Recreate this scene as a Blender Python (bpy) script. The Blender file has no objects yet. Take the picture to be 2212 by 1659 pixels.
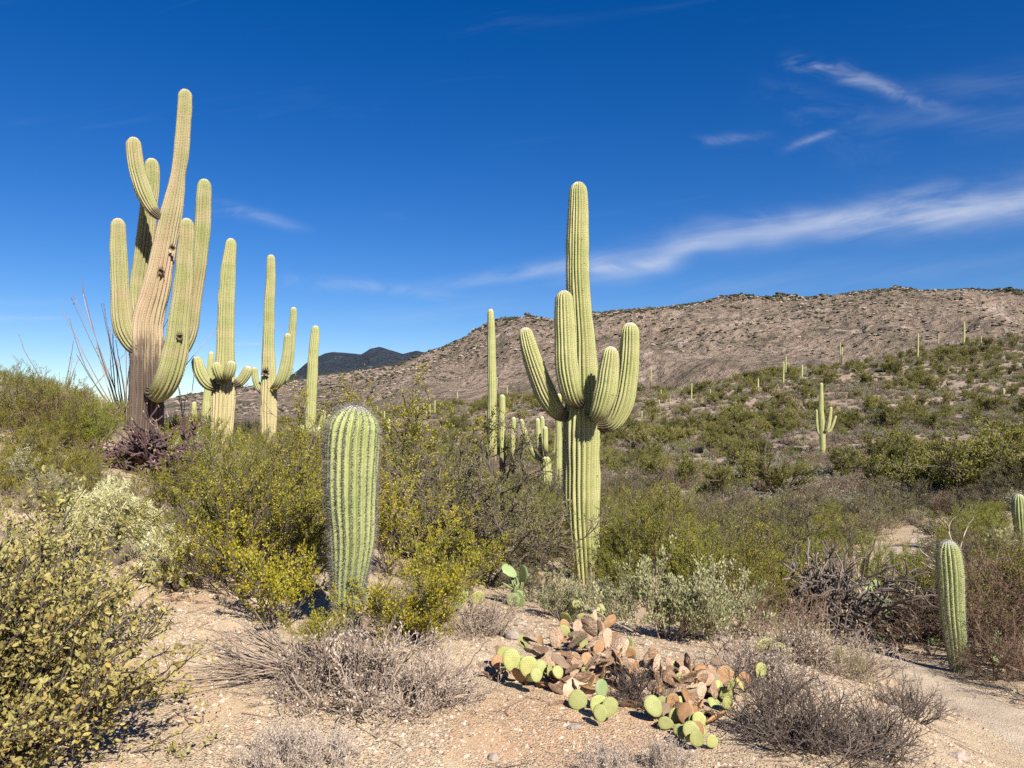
import bpy, math
import numpy as np
from mathutils import Vector

RNG = np.random.default_rng(7)
sc = bpy.context.scene
COL = sc.collection

# ------------------------------------------------------------------ camera, sky, sun, exposure
FX, HX, HY, EYE = 1663.0, 1106.0, 900.0, 1.65      # photo laid out 2212 x 1659: focal length, principal column, horizon row; eye height
cam_d = bpy.data.cameras.new('camera')
cam = bpy.data.objects.new('camera', cam_d); COL.objects.link(cam)
cam.location = (0, 0, EYE); cam.rotation_euler = (math.radians(90), 0, 0)
cam_d.sensor_width = 36.0; cam_d.lens = 36.0 * FX / 2212.0
cam_d.shift_y = (HY - 829.5) / 2212.0
cam_d.clip_start = 0.05; cam_d.clip_end = 20000.0
sc.camera = cam

SUN_AZ, SUN_EL = math.radians(28.0), math.radians(40.0)      # azimuth: right of straight behind the camera
sun_vec = Vector((math.sin(SUN_AZ) * math.cos(SUN_EL), -math.cos(SUN_AZ) * math.cos(SUN_EL), math.sin(SUN_EL)))
sl = bpy.data.lights.new('sun', 'SUN'); sl.energy = 5.0; sl.angle = math.radians(0.53); sl.color = (1.0, 0.955, 0.87)
so = bpy.data.objects.new('sun', sl); COL.objects.link(so)
so.rotation_euler = sun_vec.to_track_quat('Z', 'Y').to_euler()

sc.view_settings.view_transform = 'Standard'; sc.view_settings.look = 'None'
sc.view_settings.gamma = 1.0; sc.view_settings.use_curve_mapping = False
sc.view_settings.exposure = 0.8
sc.render.engine = 'CYCLES'
sc.cycles.max_bounces = 4; sc.cycles.diffuse_bounces = 2; sc.cycles.glossy_bounces = 2
sc.cycles.transmission_bounces = 2; sc.cycles.transparent_max_bounces = 4
sc.cycles.use_denoising = False; sc.cycles.use_adaptive_sampling = True; sc.cycles.adaptive_threshold = 0.015
sc.cycles.caustics_reflective = False; sc.cycles.caustics_refractive = False

class NT:
    """small helper to write node trees"""
    def __init__(s, tree): s.t = tree; s.n = tree.nodes; s.l = tree.links
    def node(s, typ, **kw):
        nd = s.n.new(typ)
        for k, v in kw.items(): setattr(nd, k, v)
        return nd
    def put(s, sock, v):
        if isinstance(v, bpy.types.NodeSocket): s.l.new(v, sock)
        elif v is not None:
            if hasattr(sock.default_value, '__len__') and not hasattr(v, '__len__'): v = [v] * len(sock.default_value)
            if hasattr(sock.default_value, '__len__') and len(sock.default_value) == 4 and len(v) == 3: v = (*v, 1.0)
            sock.default_value = v
    def m(s, op, a, b=None, c=None, clamp=False):
        nd = s.node('ShaderNodeMath', operation=op, use_clamp=clamp)
        s.put(nd.inputs[0], a)
        if b is not None: s.put(nd.inputs[1], b)
        if c is not None: s.put(nd.inputs[2], c)
        return nd.outputs[0]
    def mr(s, v, a, b, c=0.0, d=1.0, smooth=True):
        nd = s.node('ShaderNodeMapRange', interpolation_type='SMOOTHSTEP' if smooth else 'LINEAR')
        for i, x in enumerate((v, a, b, c, d)): s.put(nd.inputs[i], x)
        return nd.outputs[0]
    def mix(s, f, a, b, blend='MIX'):
        nd = s.node('ShaderNodeMix', data_type='RGBA', blend_type=blend)
        s.put(nd.inputs[0], f); s.put(nd.inputs[6], a); s.put(nd.inputs[7], b)
        return nd.outputs[2]
    def noise(s, vec, scale, detail=3.0, rough=0.55, dist=0.0):
        nd = s.node('ShaderNodeTexNoise')
        if vec is not None: s.put(nd.inputs['Vector'], vec)
        nd.inputs['Scale'].default_value = scale; nd.inputs['Detail'].default_value = detail
        nd.inputs['Roughness'].default_value = rough; nd.inputs['Distortion'].default_value = dist
        return nd.outputs['Fac']
    def vor(s, vec, scale, feature='F1', out='Distance', rnd=1.0):
        nd = s.node('ShaderNodeTexVoronoi', feature=feature)
        if vec is not None: s.put(nd.inputs['Vector'], vec)
        nd.inputs['Scale'].default_value = scale; nd.inputs['Randomness'].default_value = rnd
        return nd.outputs[out]
    def xyz(s, x, y, z):
        nd = s.node('ShaderNodeCombineXYZ')
        for i, v in enumerate((x, y, z)): s.put(nd.inputs[i], v)
        return nd.outputs[0]
    def attr(s, name): return s.node('ShaderNodeAttribute', attribute_name=name).outputs['Fac']
    def ramp(s, f, cols, interp='LINEAR'):
        nd = s.node('ShaderNodeValToRGB'); cr = nd.color_ramp; cr.interpolation = interp
        while len(cr.elements) < len(cols): cr.elements.new(0.5)
        for e, (p, c) in zip(cr.elements, cols): e.position = p; e.color = (*c, 1.0)
        s.put(nd.inputs[0], f); return nd.outputs[0]
    def obj(s): return s.node('ShaderNodeTexCoord').outputs['Object']
    def pos(s): return s.node('ShaderNodeNewGeometry').outputs['Position']
    def rnd(s): return s.node('ShaderNodeObjectInfo').outputs['Random']

# ---- sky: Nishita plus thin cirrus drawn on the direction vector
w = bpy.data.worlds.new('World'); sc.world = w; w.use_nodes = True
nt = NT(w.node_tree); nt.n.clear()
sky = nt.node('ShaderNodeTexSky', sky_type='NISHITA', sun_disc=False)
sky.sun_elevation = SUN_EL; sky.sun_rotation = math.pi - SUN_AZ
sky.altitude = 900.0; sky.air_density = 1.0; sky.dust_density = 0.0; sky.ozone_density = 4.0
hs = nt.node('ShaderNodeHueSaturation'); hs.inputs['Hue'].default_value = 0.514; hs.inputs['Saturation'].default_value = 1.37; hs.inputs['Value'].default_value = 1.0
nt.l.new(sky.outputs[0], hs.inputs['Color'])
sep = nt.node('ShaderNodeSeparateXYZ'); nt.l.new(nt.node('ShaderNodeTexCoord').outputs['Generated'], sep.inputs[0])
yy = nt.m('MAXIMUM', sep.outputs[1], 0.04)
U = nt.m('DIVIDE', sep.outputs[0], yy); V = nt.m('DIVIDE', sep.outputs[2], yy)
_A = nt.m('ADD', nt.m('MULTIPLY', U, .985), nt.m('MULTIPLY', V, .17)); _B = nt.m('SUBTRACT', nt.m('MULTIPLY', V, .985), nt.m('MULTIPLY', U, .17))
WARP = nt.m('SUBTRACT', nt.noise(nt.xyz(nt.m('MULTIPLY', _A, 5.0), nt.m('MULTIPLY', _B, 9.0), 1.7), 1.0, 2.0), .5)
FIB = (nt.noise(nt.xyz(nt.m('MULTIPLY', _A, 3.6), nt.m('MULTIPLY', _B, 26.0), 2.3), 1.0, 4.0, .6, .6), nt.noise(nt.xyz(nt.m('MULTIPLY', U, 12.0), nt.m('MULTIPLY', V, 34.0), 5.3), 1.0, 4.0, .62, .8))
def streak(x0, y0, x1, y1, w0, w1, amt, fib=1, lo=0.3, hi=0.75, ramp_in=0.12, ramp_out=0.15):
    u0, v0, u1, v1 = (x0 - HX) / FX, (HY - y0) / FX, (x1 - HX) / FX, (HY - y1) / FX
    L = math.hypot(u1 - u0, v1 - v0); c, s_ = (u1 - u0) / L, (v1 - v0) / L
    an = nt.m('ADD', nt.m('MULTIPLY', U, c / L), nt.m('MULTIPLY_ADD', V, s_ / L, -(u0 * c + v0 * s_) / L))
    b = nt.m('ADD', nt.m('MULTIPLY', U, -s_), nt.m('MULTIPLY_ADD', V, c, u0 * s_ - v0 * c))
    b = nt.m('MULTIPLY_ADD', WARP, 2.2 * max(w0, w1) / FX, b)
    wd = nt.m('MULTIPLY_ADD', nt.m('MAXIMUM', an, 0.0), (w1 - w0) / FX, w0 / FX)
    g = nt.m('DIVIDE', b, wd)
    g = nt.m('EXPONENT', nt.m('MULTIPLY', nt.m('MULTIPLY', g, g), -1.0))
    ends = nt.m('MULTIPLY', nt.mr(an, -ramp_in * 0.5, ramp_in), nt.mr(an, 1.0 + ramp_out, 1.0 - ramp_out))
    return nt.m('MULTIPLY', nt.m('MULTIPLY', nt.m('MULTIPLY', g, ends), nt.mr(FIB[fib], lo, hi)), amt)
cl = [streak(1270, 588, 2400, 402, 15, 50, 0.8, 0, .18, .8, .25, .1),
      streak(1300, 560, 2400, 395, 24, 70, 0.2, 1, .25, .8, .3, .1),
      streak(1270, 582, 1440, 568, 8, 14, 0.4, 1, .25, .7),
      streak(1560, 490, 2350, 470, 6, 44, 0.22, 0, .3, .8),
      streak(1690, 118, 2030, 232, 12, 20, 0.42),
      streak(1650, 180, 1900, 330, 30, 50, 0.12, 1, .4, .8, .3, .3),
      streak(1980, 190, 2300, 180, 26, 40, 0.14, 0, .3, .8, .3, .3),
      streak(700, 690, 1200, 655, 14, 20, 0.16, 0, .3, .75, .3, .3),
      streak(1280, 650, 2300, 560, 14, 40, 0.14, 0, .3, .8, .3, .1),
      streak(1690, 135, 1850, 160, 12, 18, 0.42, 1, .35, .7, .3, .3),
      streak(1490, 305, 1650, 290, 12, 10, 0.26, 1, .35, .8, .3, .3),
      streak(1690, 325, 1850, 262, 8, 6, 0.3, 1, .3, .7, .3, .3),
      streak(1850, 275, 2400, 235, 22, 44, 0.2, 0, .3, .8, .3, .1),
      streak(440, 445, 640, 490, 16, 11, 0.3, 1, .3, .75, .3, .3),
      streak(600, 605, 990, 640, 16, 9, 0.34, 1, .3, .8, .3, .2),
      streak(900, 622, 1360, 552, 10, 17, 0.6, 0, .3, .75, .3, .2),
      streak(-300, 655, 130, 655, 9, 7, 0.2),
      streak(-200, 688, 140, 688, 8, 5, 0.32, 1, .25, .7),
      streak(480, 743, 580, 744, 3, 3, 0.3, 1, .2, .7)]
tot = cl[0]
for c_ in cl[1:]: tot = nt.m('ADD', tot, c_)
tot = nt.m('ADD', tot, nt.m('MULTIPLY', nt.mr(FIB[0], .56, .9), .05), clamp=True)
skyc = nt.mix(nt.m('MULTIPLY', tot, 0.75), hs.outputs[0], (6.2, 6.7, 7.8))
bg = nt.node('ShaderNodeBackground'); nt.l.new(skyc, bg.inputs[0]); bg.inputs[1].default_value = 0.064
w.cycles.sampling_method = 'MANUAL'; w.cycles.sample_map_resolution = 256
nt.l.new(bg.outputs[0], nt.node('ShaderNodeOutputWorld').inputs[0])

# ------------------------------------------------------------------ mesh helpers
class MB:
    """collects triangles and quads with a material index and named per-vertex values"""
    def __init__(s): s.v = []; s.f3 = []; s.f4 = []; s.m3 = []; s.m4 = []; s.a = {}; s.n = 0
    def add(s, v, f, mi=0, **attrs):
        v = np.asarray(v, float).reshape(-1, 3); f = np.asarray(f, np.int64)
        if len(v) == 0 or len(f) == 0: return s
        (s.f3 if f.shape[1] == 3 else s.f4).append(f + s.n)
        (s.m3 if f.shape[1] == 3 else s.m4).append(np.full(len(f), mi, np.int32))
        for k, val in attrs.items():
            s.a.setdefault(k, []).append((s.n, np.broadcast_to(np.asarray(val, float), (len(v),)).copy()))
        s.v.append(v); s.n += len(v); return s
    def mesh(s, name, mats, smooth=True):
        me = bpy.data.meshes.new(name)
        v = np.concatenate(s.v); me.vertices.add(len(v)); me.vertices.foreach_set('co', v.astype(np.float32).ravel())
        f3 = np.concatenate(s.f3) if s.f3 else np.zeros((0, 3), int); f4 = np.concatenate(s.f4) if s.f4 else np.zeros((0, 4), int)
        idx = np.concatenate([f3.ravel(), f4.ravel()]); me.loops.add(len(idx)); me.loops.foreach_set('vertex_index', idx.astype(np.int32))
        n3, n4 = len(f3), len(f4); me.polygons.add(n3 + n4)
        st = np.concatenate([np.arange(n3) * 3, n3 * 3 + np.arange(n4) * 4]); me.polygons.foreach_set('loop_start', st.astype(np.int32))
        mi = np.concatenate(s.m3 + s.m4) if (s.m3 or s.m4) else np.zeros(0, np.int32)
        for m_ in (mats if isinstance(mats, (list, tuple)) else [mats]): me.materials.append(m_)
        me.polygons.foreach_set('material_index', mi.astype(np.int32))
        me.polygons.foreach_set('use_smooth', np.full(n3 + n4, smooth, bool))
        for k, lst in s.a.items():
            at = me.attributes.new(k, 'FLOAT', 'POINT'); arr = np.zeros(len(v), np.float32)
            for o, val in lst: arr[o:o + len(val)] = val
            at.data.foreach_set('value', arr)
        me.update(calc_edges=True); return me
    def build(s, name, mats, parent=None, smooth=True): return link(name, s.mesh(name, mats, smooth), parent)

def link(name, data, parent=None):
    o = bpy.data.objects.new(name, data); COL.objects.link(o)
    if parent is not None: o.parent = parent
    return o
def tag(o, label=None, cat=None, group=None, kind=None):
    for k, v in (('label', label), ('category', cat), ('group', group), ('kind', kind)):
        if v: o[k] = v
    return o
def thing(name, loc, label, cat, group=None, rz=0.0, scale=1.0):
    o = link(name, None); o.location = loc; o.rotation_euler = (0, 0, rz); o.scale = (scale,) * 3 if np.isscalar(scale) else scale
    return tag(o, label, cat, group)
def norm(a): return a / np.maximum(np.linalg.norm(a, axis=-1, keepdims=True), 1e-9)

def vnoise(x, y, seed=0):
    """value noise in 0..1"""
    x = np.asarray(x, float); y = np.asarray(y, float)
    xi = np.floor(x).astype(np.int64); yi = np.floor(y).astype(np.int64); fx = x - xi; fy = y - yi
    fx = fx * fx * (3 - 2 * fx); fy = fy * fy * (3 - 2 * fy)
    def h(a, b):
        n = (a * 374761393 + b * 668265263 + seed * 1274126177) & 0xFFFFFFFF
        n = ((n ^ (n >> 13)) * 1274126177) & 0xFFFFFFFF
        return ((n ^ (n >> 16)) & 0xFFFF) / 65535.0
    return (h(xi, yi) * (1 - fx) + h(xi + 1, yi) * fx) * (1 - fy) + (h(xi, yi + 1) * (1 - fx) + h(xi + 1, yi + 1) * fx) * fy
def fbm(x, y, seed=0, oct=4):
    r = 0.0; a = 0.5
    for i in range(oct): r = r + a * (vnoise(x * 2 ** i, y * 2 ** i, seed + i * 17) - 0.5); a *= 0.5
    return r

# ------------------------------------------------------------------ ground height: a table by picture column and distance
GC = np.array([-900, 0, 200, 350, 550, 750, 1000, 1250, 1500, 1700, 1850, 2000, 2212, 2800, 3400], float)
GD = np.array([.5, 3.6, 5, 6, 7, 8.5, 10, 12, 14, 16, 20, 26, 35, 50, 65, 90, 130, 160, 200, 260, 420], float)
GZ = np.array([
 [0, .1, .2, .35, .55, .9, 1.3, 1.8, 2.2, 2.4, 2.6, 2.6, 2.4, 1.5, .5, 0, 0, 0, 0, -5, -12],
 [0, .05, .12, .22, .4, .7, 1.05, 1.55, 1.95, 2.1, 2.1, 1.6, .8, -.5, -1.5, -2, -2, -2, -2, -5, -10],
 [0, 0, .08, .16, .3, .52, .8, 1.15, 1.45, 1.6, 1.6, 1.2, .4, -.8, -1.6, -2.2, -2, -2, -2, -5, -10],
 [0, 0, .05, .1, .2, .35, .55, .8, 1.0, 1.1, 1.0, .6, 0, -1.2, -2, -2.5, -2, -1.5, -1.5, -5, -10],
 [0, 0, .02, .04, .08, .12, .2, .3, .4, .5, .55, .4, -.1, -1.2, -2, -2.6, -2, -1, -1, -5, -10],
 [0, 0, 0, 0, -.03, -.08, -.1, -.1, -.1, -.1, -.1, -.1, -.4, -1.4, -2.2, -2.5, -1, 1, 1, -4, -10],
 [0, 0, -.02, -.08, -.18, -.35, -.45, -.5, -.55, -.6, -.6, -.7, -1, -1.8, -2.4, -2, .5, 3, 3, -2, -10],
 [0, 0, -.03, -.1, -.25, -.48, -.65, -.8, -.9, -1, -1.2, -1.4, -1.7, -2.1, -2.3, -1.2, 4.5, 5, 4, -2, -10],
 [0, 0, -.05, -.16, -.38, -.7, -.95, -1.15, -1.3, -1.45, -1.7, -1.9, -2.1, -2.3, -2.2, 0, 5, 7.5, 7, 0, -10],
 [0, 0, -.1, -.3, -.55, -.9, -1.15, -1.35, -1.5, -1.7, -1.9, -2.1, -2.2, -2.2, -1.9, .8, 6.5, 10.5, 12, 2, -10],
 [0, -.02, -.2, -.45, -.75, -1.1, -1.35, -1.55, -1.7, -1.8, -2, -2.1, -2.2, -2.1, -1.6, 1.3, 7, 11.5, 15.5, 6, -8],
 [0, -.1, -.4, -.75, -1.05, -1.3, -1.45, -1.6, -1.7, -1.8, -1.95, -2.05, -2.0, -1.9, -1.2, 1.8, 8, 13, 19.5, 12, -5],
 [0, -.25, -.7, -1.0, -1.15, -1.2, -1.3, -1.4, -1.5, -1.5, -1.5, -1.5, -1.4, -1.2, -.3, 3, 9.5, 15, 22.5, 18, 0],
 [0, -.6, -1.1, -1.2, -1.25, -1.2, -1.1, -1, -.8, -.6, -.2, .3, .8, 1.5, 3, 7, 14, 20, 30, 28, 5],
 [0, -.6, -1.1, -1.2, -1.2, -1.1, -1, -.8, -.5, -.2, .3, .9, 1.5, 2.5, 4, 8, 15, 22, 32, 30, 8]], float)
_tu = np.linspace((GC[0] - HX) / FX, (GC[-1] - HX) / FX, 161); _tl = np.linspace(math.log(.5), math.log(420), 161)
_t = np.array([np.interp(_tl, np.log(GD), r) for r in GZ])
_t = np.array([np.interp(_tu, (GC - HX) / FX, _t[:, j]) for j in range(161)]).T
def _smooth(a, k, ax):
    ker = np.exp(-np.linspace(-2, 2, 2 * k + 1) ** 2); ker /= ker.sum()
    p = [(0, 0), (0, 0)]; p[ax] = (k, k); b = np.pad(a, p, mode='edge')
    return np.apply_along_axis(lambda r: np.convolve(r, ker, 'valid'), ax, b)
_t = _smooth(_smooth(_t, 6, 0), 4, 1)
TRAIL = np.array([(3.7, .5), (4.15, 4.5), (4.45, 6.9), (4.5, 8.4), (4.55, 9.8), (4.95, 11.6), (6.3, 14), (8.4, 17.6), (11.3, 22), (16, 27)])
def _polyline(P, n):
    P = np.asarray(P, float); t = np.linspace(0, len(P) - 1, n); i = np.clip(t.astype(int), 0, len(P) - 2); f = (t - i)[:, None]
    p0 = P[np.maximum(i - 1, 0)]; p1 = P[i]; p2 = P[i + 1]; p3 = P[np.minimum(i + 2, len(P) - 1)]
    return 0.5 * ((2 * p1) + (-p0 + p2) * f + (2 * p0 - 5 * p1 + 4 * p2 - p3) * f ** 2 + (-p0 + 3 * p1 - 3 * p2 + p3) * f ** 3)
TRL = _polyline(TRAIL, 160)
def trail_dist(x, y):
    x = np.asarray(x, float); y = np.asarray(y, float); out = np.full(x.shape, 1e9)
    for p in TRL[::2]: out = np.minimum(out, (x - p[0]) ** 2 + (y - p[1]) ** 2)
    return np.sqrt(out)
def ground(x, y):
    x = np.asarray(x, float); y = np.asarray(y, float)
    r = np.hypot(x, y); az = np.clip(np.arctan2(x, y), -0.87, 0.94)
    u = np.tan(az); d = np.clip(r * np.cos(az), .5, 419.9)
    fu = np.clip((u - _tu[0]) / (_tu[-1] - _tu[0]) * 160, 0, 159.999); fl = np.clip((np.log(d) - _tl[0]) / (_tl[-1] - _tl[0]) * 160, 0, 159.999)
    i = fu.astype(int); j = fl.astype(int); a = fu - i; b = fl - j
    z = (_t[i, j] * (1 - a) + _t[i + 1, j] * a) * (1 - b) + (_t[i, j + 1] * (1 - a) + _t[i + 1, j + 1] * a) * b
    amp = np.clip(d / 60, 0.03, 1.0)
    z = z + fbm(x / 9, y / 9, 3, 3) * 1.3 * amp * np.clip(d / 25, .3, 1.0) + fbm(x / 1.1, y / 1.1, 9, 3) * 0.10 * np.clip(d / 4, .3, 1.3)
    z = z + fbm(x / 40, y / 40, 5, 2) * 4.0 * np.clip((d - 60) / 120, 0, 1)
    return z
def pix(x, y, d): return np.array([(x - HX) / FX * d, d, EYE + (HY - y) / FX * d])
def hit(x, y, dmin=2.5, dmax=400):
    """where the sight line through column x, row y first meets the ground"""
    d = np.exp(np.linspace(math.log(dmin), math.log(dmax), 1500))
    zr = EYE + (HY - y) / FX * d; g = ground((x - HX) / FX * d, d)
    k = np.argmax(zr <= g); return d[k] if zr[k] <= g[k] else None
def on(x, d): X = (x - HX) / FX * d; return np.array([X, d, float(ground(X, d))])

# ------------------------------------------------------------------ materials
def new_mat(name, rough=0.8, spec=0.25):
    m = bpy.data.materials.new(name); m.use_nodes = True; n = NT(m.node_tree); b = n.n['Principled BSDF']
    b.inputs['Roughness'].default_value = rough; b.inputs['Specular IOR Level'].default_value = spec
    return m, n, b
def bump(n, b, h, strength=0.5, dist=0.02):
    nd = n.node('ShaderNodeBump'); nd.inputs['Strength'].default_value = strength; nd.inputs['Distance'].default_value = dist
    n.put(nd.inputs['Height'], h); n.l.new(nd.outputs[0], b.inputs['Normal'])
def leaf_mat(name, cols, transl=0.25, rough=0.55, spec=0.3, vary=0.25):
    m, n, b = new_mat(name, rough, spec)
    c = n.ramp(n.m('ADD', n.m('MULTIPLY', n.attr('tint'), .68), n.m('MULTIPLY', n.m('FRACT', n.m('MULTIPLY', n.rnd(), 5.3)), .32)), [(i / max(1, len(cols) - 1), k) for i, k in enumerate(cols)])
    r = n.mr(n.rnd(), 0, 1, 1 - vary, 1 + vary, False)
    c = n.mix(1.0, c, n.xyz(r, r, r), 'MULTIPLY'); n.put(b.inputs['Base Color'], c)
    if transl > 0:
        t = n.node('ShaderNodeBsdfTranslucent'); n.l.new(c, t.inputs[0])
        mx = n.node('ShaderNodeMixShader'); mx.inputs[0].default_value = transl
        n.l.new(b.outputs[0], mx.inputs[1]); n.l.new(t.outputs[0], mx.inputs[2])
        n.l.new(mx.outputs[0], n.n['Material Output'].inputs[0])
    return m
def wood_mat(name, c0, c1, scale=25):
    m, n, b = new_mat(name, 0.85, 0.2)
    f = n.mr(n.noise(n.obj(), scale, 3), 0.3, 0.7)
    n.put(b.inputs['Base Color'], n.mix(f, c0, c1)); return m

def ground_mat():
    m, n, b = new_mat('desert_soil', 0.95, 0.15); p = n.pos()
    c = n.mix(n.mr(n.noise(p, 0.9, 4, .6), .38, .62), (.60, .465, .30), (.54, .40, .25))
    red = n.mr(n.noise(p, 0.55, 3, .5, .4), .56, .72); c = n.mix(n.m('MULTIPLY', red, .7), c, (.49, .295, .165))
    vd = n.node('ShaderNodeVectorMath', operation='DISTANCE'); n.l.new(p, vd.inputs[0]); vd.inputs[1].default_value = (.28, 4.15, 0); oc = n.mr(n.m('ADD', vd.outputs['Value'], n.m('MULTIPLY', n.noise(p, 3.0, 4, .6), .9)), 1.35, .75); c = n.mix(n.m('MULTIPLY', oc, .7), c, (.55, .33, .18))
    v1 = n.node('ShaderNodeTexVoronoi'); v1.inputs['Scale'].default_value = 75; n.l.new(p, v1.inputs['Vector'])
    sx = n.node('ShaderNodeSeparateColor'); n.l.new(v1.outputs['Color'], sx.inputs[0])
    peb = n.ramp(sx.outputs[0], [(0, (.62, .52, .39)), (.2, (.36, .275, .20)), (.4, (.56, .42, .30)), (.6, (.25, .20, .165)), (.8, (.64, .56, .45)), (1, (.44, .26, .16))])
    cov = n.m('MULTIPLY', n.mr(n.noise(p, 2.2, 3), .30, .55), n.m('SUBTRACT', 1.0, n.m('MULTIPLY', red, .5)))
    c = n.mix(n.m('MULTIPLY', n.m('MULTIPLY', cov, n.mr(sx.outputs[1], .25, .45)), n.mr(v1.outputs['Distance'], .55, .4)), c, peb)
    g = n.mr(n.noise(p, 125, 3, .75), .32, .68, .55, 1.34, False); c = n.mix(1.0, c, n.xyz(g, g, g), 'MULTIPLY')
    # beyond the wash the hillside soil is browner, with litter and stones
    ln = n.node('ShaderNodeVectorMath', operation='LENGTH'); n.l.new(p, ln.inputs[0]); far = n.mr(ln.outputs['Value'], 22, 48)
    hc = n.mix(n.mr(n.noise(p, .35, 5, .65), .38, .62), (.27, .19, .135), (.39, .29, .215)); hc = n.mix(n.mr(n.noise(p, 1.1, 5, .7), .54, .64), hc, (.16, .125, .09))
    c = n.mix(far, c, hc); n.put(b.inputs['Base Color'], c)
    h = n.m('ADD', n.m('MULTIPLY', n.mr(v1.outputs['Distance'], .55, .1), cov), n.m('MULTIPLY', n.noise(p, 130, 3), .6))
    bump(n, b, h, 0.9, 0.014); return m
M = {}
M['soil'] = ground_mat()
def trail_mat():
    m, n, b = new_mat('trail_dust', 0.95, 0.1); p = n.pos()
    c = n.mix(n.mr(n.noise(p, 2.5, 4), .35, .65), (.54, .43, .31), (.45, .345, .24))
    c = n.mix(n.mr(n.vor(p, 90), .28, .12), c, (.56, .48, .39)); n.put(b.inputs['Base Color'], c)
    bump(n, b, n.m('ADD', n.noise(p, 60, 4), n.noise(p, 7, 4)), .7, .03); return m
M['trail'] = trail_mat()
def mountain_mat(name, a, bb, green, rock, gs=.012, sc_=1.0, greenlo=.47, rocklo=.6):
    m, n, b = new_mat(name, 0.95, 0.1); p = n.pos()
    c = n.mix(n.mr(n.noise(p, .006 * sc_, 5, .6), .35, .65), a, bb)
    big = n.mr(n.noise(p, .0032 * sc_, 6, .62, .8), .46, .58); c = n.mix(n.m('MULTIPLY', big, .55), c, n.mix(.5, green, bb))
    g = n.mr(n.noise(p, gs * sc_, 7, .68, .4), greenlo, greenlo + .14); c = n.mix(n.m('MULTIPLY', g, .8), c, green)
    k = n.mr(n.noise(p, .02 * sc_, 6, .72, .3), rocklo, rocklo + .1); c = n.mix(n.m('MULTIPLY', k, .8), c, rock)
    sp = n.mr(n.noise(p, .16 * sc_, 3, .7), .54, .62); c = n.mix(n.m('MULTIPLY', sp, .75), c, green)
    n.put(b.inputs['Base Color'], c)
    bump(n, b, n.m('ADD', n.noise(p, .03 * sc_, 8, .72), n.m('MULTIPLY', n.vor(p, .09 * sc_), .3)), 1.0, 34 / sc_); return m
M['mountain'] = mountain_mat('mountain_slope', (.45, .335, .25), (.37, .27, .20), (.16, .14, .09), (.62, .48, .39), greenlo=.50, rocklo=.55)
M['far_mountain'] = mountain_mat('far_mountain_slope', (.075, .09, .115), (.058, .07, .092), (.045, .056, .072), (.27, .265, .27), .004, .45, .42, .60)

def saguaro_mat(name, green, green2, tan, tanlo, tanhi, barkh, bark=(.105, .075, .055), spine=(.20, .155, .115), dots=38.0, blush=None):
    m, n, b = new_mat(name, 0.62, 0.3); o = n.obj(); hg = n.attr('hgt'); rd = n.attr('ridge'); tp = n.attr('tipd')
    c = n.mix(n.mr(n.noise(o, 3.0, 4), .35, .65), green, green2); c = n.mix(n.m('MULTIPLY', n.mr(n.noise(o, 1.1, 5, .65), .5, .68), .5), c, n.mix(.6, tan, (.30, .25, .16)))
    band = n.noise(n.xyz(0.0, 0.0, n.m('MULTIPLY', hg, 2.6)), 1.0, 3)
    c = n.mix(n.m('MULTIPLY', n.mr(band, .48, .6), .38), c, tan)
    t = n.m('ADD', n.attr('old'), n.m('MULTIPLY', n.m('SUBTRACT', n.noise(o, 1.6, 4), .5), .7))
    c = n.mix(n.mr(t, tanlo, tanhi), c, tan)
    if blush: c = n.mix(n.m('MULTIPLY', n.mr(n.noise(o, .8, 3), .5, .66), .4), c, blush)
    # corky bark climbing from the foot, spotted scars
    bk = n.m('ADD', n.m('SUBTRACT', barkh, hg), n.m('MULTIPLY', n.m('SUBTRACT', n.noise(n.xyz(n.m('MULTIPLY', rd, 1.2), 0.0, n.m('MULTIPLY', hg, 1.2)), 2.0, 4), .5), 1.6))
    bkn = n.m('MULTIPLY', n.mr(bk, -.9, 1.1), n.attr('trunk'))
    mp = n.node('ShaderNodeMapping'); mp.inputs['Scale'].default_value = (9, 9, .9); n.l.new(o, mp.inputs[0]); bs = n.mr(n.m('ADD', n.noise(mp.outputs[0], 1.0, 5, .7), n.m('MULTIPLY', bkn, .42)), .60, .84)
    c = n.mix(n.m('MULTIPLY', bs, n.m('MINIMUM', n.m('MULTIPLY', bkn, 1.6), 1.0)), c, bark)
    sc1 = n.mr(n.noise(o, 16.0, 3, .6), .66, .72); c = n.mix(n.m('MULTIPLY', sc1, .8), c, bark)
    # areole line on the rib crest
    dt = n.m('SINE', n.m('MULTIPLY', hg, 2 * math.pi * dots))
    cr = n.m('MULTIPLY', n.mr(rd, .90, .985), n.mr(dt, -.7, .6)); c = n.mix(n.m('MULTIPLY', cr, .62), c, spine)
    # wool at the growing tip
    c = n.mix(n.mr(n.m('ADD', tp, n.m('MULTIPLY', n.noise(o, 30, 2), .05)), .10, .03), c, (.52, .49, .40))
    # corky collar where an arm leaves the trunk
    c = n.mix(n.m('MULTIPLY', n.mr(n.m('ADD', n.attr('root'), n.m('MULTIPLY', n.noise(o, 14, 3), .14)), .20, .09), .9), c, bark)
    n.put(b.inputs['Base Color'], c)
    bump(n, b, n.noise(o, 60, 3), .25, .006); return m
M['sag_green'] = saguaro_mat('saguaro_skin', (.33, .34, .125), (.385, .38, .15), (.47, .42, .195), .75, 1.15, .25)
M['sag_old'] = saguaro_mat('weathered_saguaro_skin', (.265, .27, .095), (.32, .305, .13), (.42, .32, .195), .42, .8, 2.3, blush=(.43, .265, .175), dots=22)
M['sag_mid'] = saguaro_mat('yellowed_saguaro_skin', (.30, .31, .115), (.355, .345, .14), (.46, .385, .195), .42, .8, .25, dots=22)
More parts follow.
